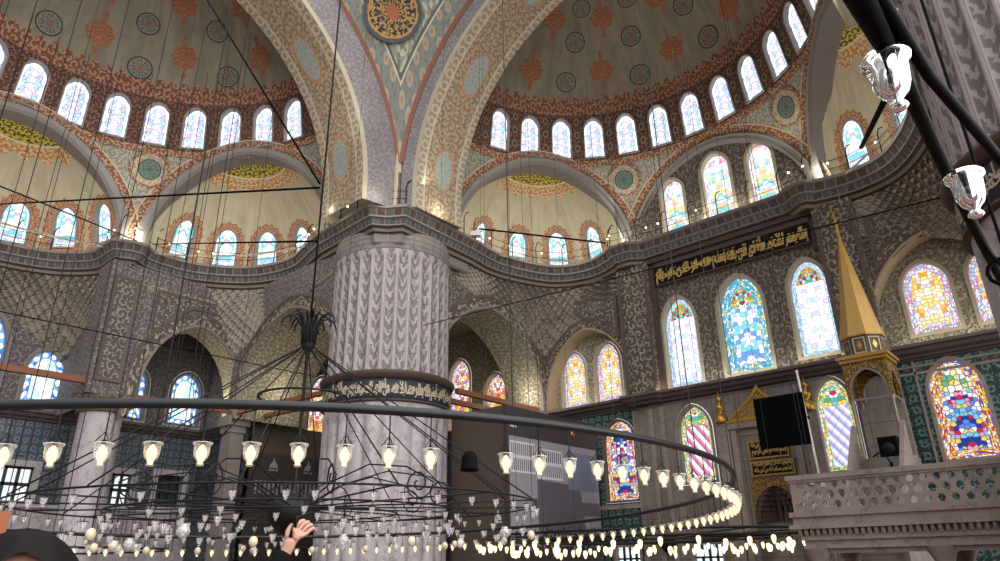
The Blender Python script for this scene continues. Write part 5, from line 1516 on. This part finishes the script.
for s in (-1, 1):
    x = MX+s*.72
    pr_ = [(x, MY-.7, 3.1), (x, MY-.7, 4.3), (x, MY-4.4, .6), (x, MY-4.4, FL), (x, MY-.7, FL)]
    q = [(p[0]+s*.14, p[1], p[2]) for p in pr_]; n = 5
    mb.add(pr_+q, [tuple(range(n)), tuple(reversed(range(n, 2*n)))]+[(i, (i+1) % n, n+(i+1) % n, n+i) for i in range(n)])
mb.build('stair_parapet', 'pale_marble', mn)
mb = MB()
for k in range(14): mb.b2((MX-.72, MY-.7-.26*(k+1), FL), (MX+.72, MY-.7-.26*k, 3.0-.32*k))
mb.build('steps', 'wall_marble', mn)
ls = thing('loudspeaker', 'black box loudspeaker standing inside the minbar kiosk', 'loudspeaker', (MX+.1, MY-.1, 3.12))
mb = MB(); mb.box((0, 0, .36), (.6, .5, .72)); mb.build('cabinet', 'black_rubber', ls)
mb = MB(); mb.lathe([(.2, 0), (.17, .03), (.02, .05)], (0, 0, 0), 16); o = mb.build('cone', 'iron', ls); o.rotation_euler = (pi/2, 0, 0); o.location = (0, -.25, .32)
fd = thing('loudspeaker', 'round dark loudspeaker disc low on the marble wall right of the tiles', 'loudspeaker', (-15.75, 29.55, .62))
mb = MB(); mb.lathe([(.36, 0), (.38, .05), (.36, .1), (.3, .12), (.1, .09), (.08, .11), (.01, .12)], n=24); o = mb.build('disc_housing', 'iron', fd); o.rotation_euler = (pi/2, 0, 0)
mb = MB(); mb.box((0, .08, -.0), (.1, .14, .1)); mb.build('wall_bracket', 'iron', fd)

# ---- marble tribune at lower right
tr = thing('marble_tribune', 'marble tribune with a pierced balustrade at the lower right', 'tribune')
TY = 18.5; x0, x1 = -6.35, -.75
mp = plane((0, TY, 0), (1, 0, 0), (0, 1, 0))
holes = []; sx = .3
def hexa(cx, cz, r): return [(cx+r*cos(R_(60*k)), cz+r*1.1*sin(R_(60*k))) for k in range(6)]
for row in range(3):
    for k in range(20):
        cx = x0+.3+k*.275+(.1375 if row % 2 else 0); cz = 1.17+row*.235
        if cx < x1-.15: holes.append(hexa(cx, cz, .098 if row == 1 else .088))
mb = MB(); panel(mb, rect(x0+.05, 1.0, x1, 1.8), holes, mp); panel(mb, rect(x0+.05, 1.0, x1, 1.8), holes, mp, w=.12)
for h in holes: strip(mb, h, h, mp, 0, .12)
mb.build('pierced_panel', 'pale_marble', tr)
mb = MB(); mb.b2((x0-.02, TY-.06, 1.78), (x1, TY+.2, 1.9)); mb.b2((x0+.02, TY-.03, 1.72), (x1, TY+.16, 1.78)); mb.build('top_rail', 'pale_marble', tr)
mb = MB()
sweep(mb, [(x1, TY), (x0, TY), (x0, TY+3.2)], [(0.05, 1.02, 0), (-.12, .98, 0), (-.12, .88, 0), (-.05, .84, 0), (0, .74, 0), (.12, .68, 0), (.2, .66, 0)] if False else [(.0, 1.02, 0), (.0, .98, 0)])
mb.b2((x0-.06, TY-.08, .9), (x1, TY+.3, 1.02)); mb.b2((x0, TY-.02, .70), (x1, TY+.3, .9)); mb.b2((x0-.1, TY-.1, .62), (x1, TY+.3, .72)); mb.build('base_moulding', 'pale_marble', tr)
for k in range(38):
    mb = MB(); x = x0+.12+k*.145
    mb.box((x, TY+.06, .545), (.085, .16, .15)); mb.box((x, TY-.02, .575), (.06, .07, .09)); mb.build('dentil', 'pale_marble', tr)
mb = MB(); mb.b2((x0+.06, TY+.1, .46), (x1, TY+.4, .64)); mb.b2((x0+.1, TY+.02, .36), (x1, TY+.4, .47)); mb.b2((x0+.16, TY+.08, .2), (x1, TY+.4, .36)); mb.b2((x0+.13, TY+.04, .17), (x1, TY+.4, .215)); mb.build('architrave', 'pale_marble', tr)
mb = MB(); mb.b2((x0+.1, TY+.3, .3), (x1+.6, TY+3.2, .75)); mb.build('floor_slab', 'dark_marble', tr)
mb = MB(); panel(mb, rect(TY+.1, 1.0, TY+3.2, 1.8), [hexa(TY+.4+k*.275+(.1375 if r_ % 2 else 0), 1.17+r_*.235, .09) for r_ in range(3) for k in range(10)], plane((x0+.05, 0, 0), (0, 1, 0), (1, 0, 0))); mb.b2((x0-.02, TY, 1.78), (x0+.16, TY+3.2, 1.9)); mb.b2((x0, TY, .62), (x0+.2, TY+3.2, 1.02)); mb.build('side_panel', 'pale_marble', tr)
for x in (x0+.4, -3.3, -.9):
    for y in (TY+.25, TY+2.9):
        mb = MB(); mb.lathe([(.26, FL), (.26, FL+.2), (.18, FL+.3), (.16, -.25), (.2, -.2), (.2, -.14), (.3, .05), (.32, .17)], (x, y, 0), 16); mb.build('column', 'pale_marble', tr)
mb = MB(); mb.b2((x0+.2, TY+.14, .06), (x1, TY+.42, .2)); mb.build('lintel', 'pale_marble', tr)
cc = thing('gooseneck_microphone', 'thin black gooseneck microphone above the right part of the balustrade', 'microphone', (-3.9, TY+.1, 1.903))
mb = MB(); mb.tube([(-.35, 0, .28), (-.2, 0, .36), (-.06, 0, .28), (0, 0, .1), (.02, 0, 0)], .02, 6); mb.build('gooseneck', 'black_rubber', cc)
mb = MB(); mb.tube([(0, 0, .0), (.02, 0, .12)], .035, 8); mb.build('mount', 'black_rubber', cc)

# ---- hoardings of the restoration site
def emblem(mb, mp, u, v, s, mi=0, text=None):
    mb_ = mb
    dome = [(u-.5*s, v), (u+.5*s, v), (u+.42*s, v+.25*s), (u+.12*s, v+.65*s), (u, v+1.05*s), (u-.12*s, v+.65*s), (u-.42*s, v+.25*s)]
    panel(mb_, dome, [], mp, w=-.03, mi=mi)
    for k in range(3): panel(mb_, rect(u-.5*s+k*.36*s, v-.3*s, u-.22*s+k*.36*s, v-.12*s), [], mp, w=-.03, mi=mi)
hd = thing('hoarding', 'big dark hoarding box with a grey printed mosque picture right of the pier', 'hoarding')
HX, HY0, HY1, HZ = -18.95, 22.25, 29.1, 6.28
mb = MB(); mb.b2((HX-.12, HY0, FL), (HX, HY1, HZ)); mb.build('side_panel', 'hoard_dark', hd)
mb = MB(); mb.b2((-22.2, HY0, FL), (HX, HY0+.12, HZ)); mb.build('front_panel', 'hoard_brown', hd)
mb = MB(); mb.b2((HX-.14, HY0-.03, FL), (HX+.03, HY0+.14, HZ)); mb.build('corner_post', 'hoard_dark', hd)
mp = plane((HX, 0, 0), (0, 1, 0), (-1, 0, 0))
mb = MB(); panel(mb, rect(HY0+.15, .6, HY1-.05, 5.0), [], mp, w=-.02, mi=0)
panel(mb, rect(HY0+.2, 3.5, HY0+1.9, 4.8), [], mp, w=-.03, mi=1); panel(mb, rect(HY0+2.0, 3.35, HY0+3.9, 4.65), [], mp, w=-.03, mi=1)
panel(mb, [(HY0+2, .8), (HY0+5.6, .8), (HY0+5.2, 3.2), (HY0+2, 3.3)], [], mp, w=-.026, mi=2)
panel(mb, rect(HY0+1.7, 1.9, HY1-.1, 2.5), [], mp, w=-.03, mi=2)
panel(mb, rect(HY0+4.3, 3.0, HY1-.1, 4.7), [], mp, w=-.029, mi=4)
for k in range(12):
    for v0 in (3.58, 4.22): 
        u = HY0+.28+k*.135+(.1 if k > 11 else 0); panel(mb, rect(u, v0, u+.07, v0+.5), [], mp, w=-.034, mi=3)
        u = HY0+2.08+k*.15; panel(mb, rect(u, v0-.13, u+.08, v0+.36), [], mp, w=-.034, mi=3)
for k in range(9):
    u = HY0+2.2+k*.16; t = HY0+3.3+k*.28; panel(mb, [(t, .9), (t+.035, .9), (u+.035, 3.3), (u, 3.3)], [], mp, w=-.036, mi=3)
for k in range(7):
    u = HY0+5.4+k*.1; t = HY0+4.6+k*.3; panel(mb, [(t, 2.2), (t+.03, 2.2), (u+.03, 3.9), (u, 3.9)], [], mp, w=-.036, mi=3)
rn = random.Random(3)
for k in range(16):
    u = HY0+.5+k*.4; n = 9; rr = rn.uniform(.16, .42); c = (u, .72+rn.uniform(0, .35))
    panel(mb, [(c[0]+rr*(1+.3*sin(5*a))*cos(a)*.8, c[1]+rr*sin(a)*1.2) for a in [2*pi*q/11 for q in range(11)]], [], mp, w=-.038-.001*k, mi=5)
mb.build('printed_banner', ['hoard_grey', 'print_white', 'hoard_mid', 'hoard_mid', 'print_blue', 'print_tree'], hd)
for k, o in enumerate(()): pass
mb = MB(); emblem(mb, mp, HY0+.45, 5.5, .42); mb.build('emblem', 'print_white', hd); mb = MB(); emblem(mb, plane((0, HY0, 0), (1, 0, 0), (0, 1, 0)), HX-.5, 1.6, .4); mb.build('emblem', 'print_white', hd)
mb = MB(); mb.lathe([(.14, 0), (.16, .03), (.02, .05)], (0, 0, 0), 14); o = mb.build('gilt_badge', 'gilt', hd); o.rotation_euler = (0, pi/2, 0); o.location = (HX, HY0+4.9, 5.6)
hl = thing('hoarding', 'dark hoarding panels with white emblems to the left of the round pier', 'hoarding')
HX2 = -34.6
mb = MB(); mb.b2((HX2-.1, 19.5, FL), (HX2, 29.4, 5.75)); mb.build('panel', 'hoard_dark', hl)
mb = MB(); mb.b2((HX2-.1, 19.5, 5.75), (HX2-.02, 29.4, 7.3)); mb.build('upper_board', 'hoard_brown', hl)
mp = plane((HX2, 0, 0), (0, 1, 0), (-1, 0, 0))
for k in range(4): mb = MB(); emblem(mb, mp, 20.9+k*2.2, 5.0, .55); mb.build('emblem', 'hoard_grey', hl)
mb = MB()
for k in range(34): panel(mb, rect(19.9+k*.26, 3.6, 20.02+k*.26, 4.3), [], mp, w=-.02)
mb.build('printed_lattice', 'hoard_grey', hl)

# ---- people
def skin_body(name, mat, nodes, edges, parent=None, root=0, sub=2):
    """one continuous surface grown round a skeleton: nodes are (x, y, z, radius or (rx, ry))"""
    me = bpy.data.meshes.new(name); me.from_pydata([n[:3] for n in nodes], edges, [])
    o = bpy.data.objects.new(name+'_skeleton', me); C.objects.link(o)
    md = o.modifiers.new('skin', 'SKIN'); md.use_smooth_shade = True; md.branch_smoothing = .4
    for i, n in enumerate(nodes):
        r = n[3]; s = me.skin_vertices[0].data[i]; s.radius = r if isinstance(r, tuple) else (r, r); s.use_root = (i == root)
    s2 = o.modifiers.new('sub', 'SUBSURF'); s2.levels = sub; s2.render_levels = sub
    bpy.context.view_layer.update()
    ev = o.evaluated_get(bpy.context.evaluated_depsgraph_get())
    nm = bpy.data.meshes.new_from_object(ev); bpy.data.objects.remove(o)
    nm.materials.clear(); nm.materials.append(MT[mat])
    for p in nm.polygons: p.use_smooth = True; p.material_index = 0
    r = bpy.data.objects.new(name, nm); C.objects.link(r)
    if parent: r.parent = parent
    return r
def person(label, loc, rz, k, arm=None, skin='skin'):
    """standing figure facing +X at rz = 0; k scales a 1.75 m body; arm: joints of the raised right arm in body coordinates"""
    r = thing('person', label, 'person', loc, rz)
    S = lambda *a: (a[0]*k, a[1]*k, a[2]*k, tuple(x*k for x in a[3]) if isinstance(a[3], tuple) else a[3]*k)
    N = [S(0, 0, .95, (.13, .155)), S(.01, 0, 1.12, (.115, .14)), S(.01, 0, 1.30, (.125, .165)), S(0, 0, 1.43, (.09, .12)), S(.01, 0, 1.50, .056), S(.02, 0, 1.56, .055), S(.035, 0, 1.62, (.104, .088)), S(.025, 0, 1.685, (.118, .098)), S(.018, 0, 1.745, (.085, .075))]
    E = [(i, i+1) for i in range(8)]
    clothing = list(range(0, 4))
    for s in (-1, 1):
        b = len(N)
        N += [S(0, s*.1, .90, .085), S(.01, s*.11, .5, .06), S(-.02, s*.11, .12, .042), S(-.02, s*.11, .06, .042), S(.13, s*.12, .03, .03)]
        E += [(0, b), (b, b+1), (b+1, b+2), (b+2, b+3), (b+3, b+4)]
    arms = []
    for s in (-1, 1):
        b = len(N)
        if s < 0 and arm: J = [V(p) for p in arm[:3]]
        else: J = [V((.0, s*.19, 1.41)), V((-.03, s*.25, 1.13)), V((.05, s*.27, .88))]
        N += [S(*J[0], .058), S(*J[1], .042), S(*J[2], .028)]
        E += [(3, b), (b, b+1), (b+1, b+2)]; arms.append((b, J))
        # palm and fingers
        w = J[2]; d = (J[2]-J[1]).normalized(); side = V((0, 1, 0)).cross(d)
        if s < 0 and arm and len(arm) > 3: hand(N, E, b+2, w, d, k, HAND)
        else:
            sd = V((1, 0, 0)); c = len(N); N.append(S(*(w+d*.05), (.036, .02))); E.append((b+2, c)); N.append(S(*(w+d*.09), (.036, .018))); E.append((c, c+1))
            for q in range(4):
                o = sd*(.027-.018*q); p = w+d*.10+o; c2 = len(N)
                N += [S(*p, .0095), S(*(p+d*.04+V((0, -s*.008, 0))), .009), S(*(p+d*.07+V((0, -s*.025, 0))), .008)]; E += [(c+1, c2), (c2, c2+1), (c2+1, c2+2)]
            p = w+d*.05+sd*.04; c2 = len(N); N += [S(*p, .012), S(*(p+d*.04+sd*.015), .01)]; E += [(c, c2), (c2, c2+1)]
    body = skin_body('body', skin, N, E, r)
    # clothes over the body
    T = [S(0, 0, .88, (.15, .175)), S(.01, 0, 1.12, (.14, .165)), S(.01, 0, 1.30, (.148, .185)), S(0, 0, 1.44, (.1, .135)), S(.0, 0, 1.485, (.06, .06))]; TE = [(0, 1), (1, 2), (2, 3), (3, 4)]
    for (b, J), s in zip(arms, (-1, 1)):
        c = len(T); e = J[1]+(J[2]-J[1])*1.04
        T += [S(*J[0], .075), S(*J[1], .06), S(*e, .043)]; TE += [(3, c), (c, c+1), (c+1, c+2)]
    skin_body('jacket', 'black_cloth', T, TE, r)
    T = [S(0, 0, .95, (.145, .17))]; TE = []
    for s in (-1, 1):
        c = len(T); T += [S(0, s*.1, .88, .1), S(.01, s*.11, .5, .078), S(-.02, s*.11, .1, .062)]; TE += [(0, c), (c, c+1), (c+1, c+2)]
    skin_body('trousers', 'denim', T, TE, r)
    for s in (-1, 1):
        skin_body('shoe', 'shoe', [S(-.06, s*.11, .045, .045), S(.05, s*.115, .04, .045), S(.15, s*.12, .03, .035)], [(0, 1), (1, 2)], r)
    # hair cap, ears, eyes, nose, mouth
    mb = MB(); hc = V((.02, 0, 1.655))*k
    def hp(i, j):
        a = 2*pi*i; p = -.35+(pi/2+.35)*j
        front = max(0, cos(a)); p = max(p, (.95*front**2-.15))
        q = V((cos(p)*cos(a)*.112+(.0), cos(p)*sin(a)*.092, sin(p)*.118+.01))
        return hc+q*k*(1+.012*sin(9*a+3*p))
    fc = MB(); fc.lathe([(max(.0005, .1*sin(pi*i/12)), -.122*cos(pi*i/12)) for i in range(13)], (0, 0, 0), 20)
    fc.v = [V((p.x*1.04, p.y*.84, p.z))*k+hc+V((0, 0, -.012))*k for p in fc.v]; fc.build('face', skin, r)
    mb.grid(hp, 32, 14); mb.build('hair', 'hair', r)
    for s in (-1, 1):
        mb = MB(); mb.lathe([(.002, -.034*k), (.014*k, -.02*k), (.018*k, .005*k), (.014*k, .026*k), (.002, .032*k)], (.02*k, s*.082*k, 1.64*k), 8); mb.build('ear', skin, r)
        mb = MB(); mb.sphere((.112*k, s*.032*k, 1.655*k), .012*k, 10); e = mb.build('eye', 'eye_white', r)
        mb = MB(); mb.sphere((.122*k, s*.032*k, 1.655*k), .0055*k, 8); mb.build('iris', 'hair', e)
    mb = MB(); mb.tube([V((.118, 0, 1.66))*k, V((.138, 0, 1.615))*k, V((.12, 0, 1.605))*k], [.008*k, .015*k, .008*k], 8); mb.build('nose', skin, r)
    mb = MB(); mb.tube([V((.112, -.022, 1.575))*k, V((.122, 0, 1.577))*k, V((.112, .022, 1.575))*k], [.004*k, .007*k, .004*k], 8); mb.build('mouth', 'lip', r)
    return r
HAND = {}
def hand(N, E, wi, w, d, k, H):
    """right hand closed round a phone: palm, four unequal curled fingers, thumb from the side"""
    S = lambda p, r: (p.x*k, p.y*k, p.z*k, tuple(x*k for x in r) if isinstance(r, tuple) else r*k)
    ax, nm = H['across'], H['normal']          # across the knuckles, and out of the palm towards the phone
    c = len(N); N.append(S(w+d*.045, (.034, .024))); E.append((wi, c)); N.append(S(w+d*.085, (.036, .02))); E.append((c, c+1))
    for q, L in enumerate((.9, 1., .95, .78)):
        o = ax*(.030-.02*q); p0 = w+d*.098+o; p1 = p0+d*.036*L+nm*.012; p2 = p1+d*.012*L+nm*.026*L; p3 = p2-d*.012*L+nm*.018*L
        b = len(N); N.extend([S(p0, .0105), S(p1, .0098), S(p2, .009), S(p3, .008)]); E.extend([(c+1, b), (b, b+1), (b+1, b+2), (b+2, b+3)])
    p0 = w+d*.045+ax*.038+nm*.006; p1 = p0+d*.03+ax*.022+nm*.014; p2 = p1+d*.03+ax*.004+nm*.012
    b = len(N); N.extend([S(p0, .014), S(p1, .0115), S(p2, .0095)]); E.extend([(c, b), (b, b+1), (b+1, b+2)])
# bystander close on the left: only the top of the dark-haired head rises into view
pa = person('person with short black hair close at the lower left corner, only the crown showing', (-1.14, .325, FL), -.27, 1.622/1.75)
# visitor holding a phone up, seen from behind
vw, rgt, upv = V((-.84, .55, 0)), V((.55, .84, 0)), V((0, 0, 1))
kb = 1.52/1.75; bz = R_(147); bl = V((-2.75, 1.31, FL))
RB = Matrix.Rotation(-bz, 3, 'Z')
tob = lambda p: (RB @ (V(p)-bl))/kb
wrist = V((-2.524, 1.622, .055)); dh = (rgt*.5+upv*.86).normalized(); elbow = wrist-dh*.235
HAND['normal'] = (RB @ (vw*.8+rgt*.5-upv*.1)).normalized()
ac = RB @ (upv*.5-rgt*.8-vw*.2); dn = (RB @ dh).normalized(); ac = ac-dn*ac.dot(dn); HAND['across'] = ac.normalized()
pb = person('person in a black sleeve raising a hand with a phone among the chandelier lamps', bl, bz, kb, arm=[V((0, -.19, 1.41)), tob(elbow), tob(wrist), 1])
ph = thing('phone', 'black phone held up in the raised hand at bottom left of centre', 'phone', wrist+dh*.115+vw*.05+upv*.005)
rot = Matrix.Rotation(R_(118), 3, 'Z') @ Matrix.Rotation(R_(-12), 3, 'Y')
mb = MB(); mb.box((0, 0, 0), (.15, .010, .074), rot=rot); mb.build('phone_body', 'phone', ph)
mb = MB(); mb.box(rot @ V((-.055, .006, .02)), (.02, .006, .02), rot=rot); mb.build('camera_lens', 'iron', ph)
# corner of an orange wooden frame at the left edge
fr = thing('picture_frame', 'corner of an orange wooden frame at the left edge beside the black hair', 'frame', (-2.225, .585, .058))
fr.rotation_euler = (0, 0, R_(75))
mb = MB(); L = rect(-.42, -.3, .0, .09); mp = plane((0, 0, 0), (1, 0, 0), (0, 1, 0)); strip(mb, L, offset(L, -.028), mp, -.01, -.01); strip(mb, L, L, mp, -.01, .02); strip(mb, offset(L, -.028), offset(L, -.028), mp, -.01, .01); mb.build('wooden_moulding', 'orange_wood', fr)
mb = MB(); panel(mb, offset(L, -.02), [], mp, w=.01); mb.build('backing', 'black_panel', fr)
mb = MB(); mb.b2((-.25, .0, FL-.02), (-.21, .03, -.28)); mb.build('stand', 'orange_wood', fr)
EXPO = .2
def LIGHTS():
    for O, e1, e2 in (K1, K2, K3, K4):
        for s in (-.65, 0, .65):
            lamp('POINT', O+e1*(3.2*s)+e2*.9+V((0, 0, .7)), 40, (1, .95, .86), .25)
    warm = (1, .93, .78)
    # strip lights lying on the ledges under the windows
    lamp('AREA', (-11, 29.35, 7.5), 55, warm, (9, .12), (-11, 29.7, 9), 'ledge_strip_light')
    lamp('AREA', (-19.6, 30.2, 7.6), 14, warm, (4, .12), (-19.6, 30.45, 9), 'ledge_strip_light')
    lamp('AREA', (-3, 30.2, 7.6), 18, warm, (4.4, .12), (-3, 30.45, 9), 'ledge_strip_light')
    lamp('AREA', (-11.2, 29.45, 15.5), 80, warm, (6, .15), (-11.2, 29.8, 17.5), 'cornice_strip_light')
    for p, e in (((-16.6, 29.0, 15.7), 60), ((-6.5, 29.0, 15.7), 60), ((-34.4, 11.5, 15.7), 70), ((-21.5, 16.9, 15.5), 26), ((-20.6, 20.0, 15.5), 26), ((-24.5, 16.4, 15.5), 26), ((-21.5, 23.2, 15.8), 30), ((-23.2, 28.6, 8.3), 70), ((-32.6, 20.2, 8.6), 60), ((-29.5, 20.5, 8.4), 60), ((-36., 17.6, 8.4), 45),
                 ((-21.3, 28.2, 8.2), 40), ((-33.2, 16.6, 8.2), 40), ((-24.8, 24., 8.), 25)):
        lamp('POINT', p, e, warm, .15)
    for p, t, e in (((-16.9, 28.6, 16.4), (-9.5, 24, 26.5), 420), ((-6.4, 28.4, 16.4), (-15, 24, 26.5), 420), ((-33.6, 11.7, 16.4), (-28, 4, 26.5), 420), ((-20.9, 15.2, 16.8), (-29.5, 8, 26.5), 420), ((-21.0, 18.9, 16.6), (-13.5, 26, 25.5), 300)):
        l = lamp('SPOT', p, e, (1, .94, .84), .25, t); l.data.spot_size = R_(115); l.data.spot_blend = .8; l.data.shadow_soft_size = .2

# ================================================================== light
w = bpy.data.worlds.new('daylight'); SC.world = w; w.use_nodes = True
nt = w.node_tree; bg = nt.nodes['Background']
# daylight: brighter from the right-hand windows and from the dome, dimmer from the back and left
tc = nt.nodes.new('ShaderNodeTexCoord'); dt = nt.nodes.new('ShaderNodeVectorMath'); dt.operation = 'DOT_PRODUCT'
nt.links.new(tc.outputs['Generated'], dt.inputs[0]); dt.inputs[1].default_value = V((.78, .25, .57)).normalized()
mr_ = nt.nodes.new('ShaderNodeMapRange'); mr_.interpolation_type = 'SMOOTHSTEP'
nt.links.new(dt.outputs['Value'], mr_.inputs[0])
for i_, v_ in enumerate((-.45, .95, .2, 3.0)): mr_.inputs[i_+1].default_value = v_
nt.links.new(mr_.outputs[0], bg.inputs[1]); bg.inputs[0].default_value = (1., .985, .98, 1)
def lamp(kind, loc, power, col=(1, .9, .75), size=.5, target=None, name='floodlight', spread=None):
    l = bpy.data.lights.new(name, kind); l.energy = power; l.color = col
    if kind == 'AREA': l.shape = 'RECTANGLE'; l.size = size if not isinstance(size, tuple) else size[0]; l.size_y = size if not isinstance(size, tuple) else size[1]
    elif kind == 'POINT': l.shadow_soft_size = size
    o = bpy.data.objects.new(name, l); C.objects.link(o); o.location = loc
    if target is not None: o.rotation_euler = (V(target)-V(loc)).to_track_quat('-Z', 'Y').to_euler()
    return o
LIGHTS()

# ------------------------------------------------------------------ camera
F = 682.5; TH, RO, YA_ = R_(22.43), R_(-1.11), R_(40.67)
fw = V((-sin(YA_)*cos(TH), cos(YA_)*cos(TH), sin(TH))); rt = V((cos(YA_), sin(YA_), 0)); up = rt.cross(fw)
r2 = rt*cos(RO)+up*sin(RO); u2 = -rt*sin(RO)+up*cos(RO)
cam = bpy.data.cameras.new('camera'); co = bpy.data.objects.new('camera', cam); C.objects.link(co)
cam.sensor_width = 36; cam.lens = F/1000*36; cam.clip_start = .05; cam.clip_end = 300
co.matrix_world = Matrix(((r2.x, u2.x, -fw.x, 0), (r2.y, u2.y, -fw.y, 0), (r2.z, u2.z, -fw.z, 0), (0, 0, 0, 1)))
SC.camera = co
bpy.context.view_layer.update()
for o in list(C.objects):
    if o.parent is None: o.location.z += EYE
bpy.context.view_layer.update()
vs_ = SC.view_settings; vs_.view_transform = 'Standard'; vs_.look = 'None'; vs_.gamma = 1; vs_.exposure = EXPO; vs_.use_curve_mapping = False
SC.cycles.max_bounces = 6; SC.cycles.diffuse_bounces = 3; SC.cycles.glossy_bounces = 3; SC.cycles.transmission_bounces = 6; SC.cycles.transparent_max_bounces = 8
SC.cycles.caustics_reflective = False; SC.cycles.caustics_refractive = False; SC.cycles.sample_clamp_indirect = 4
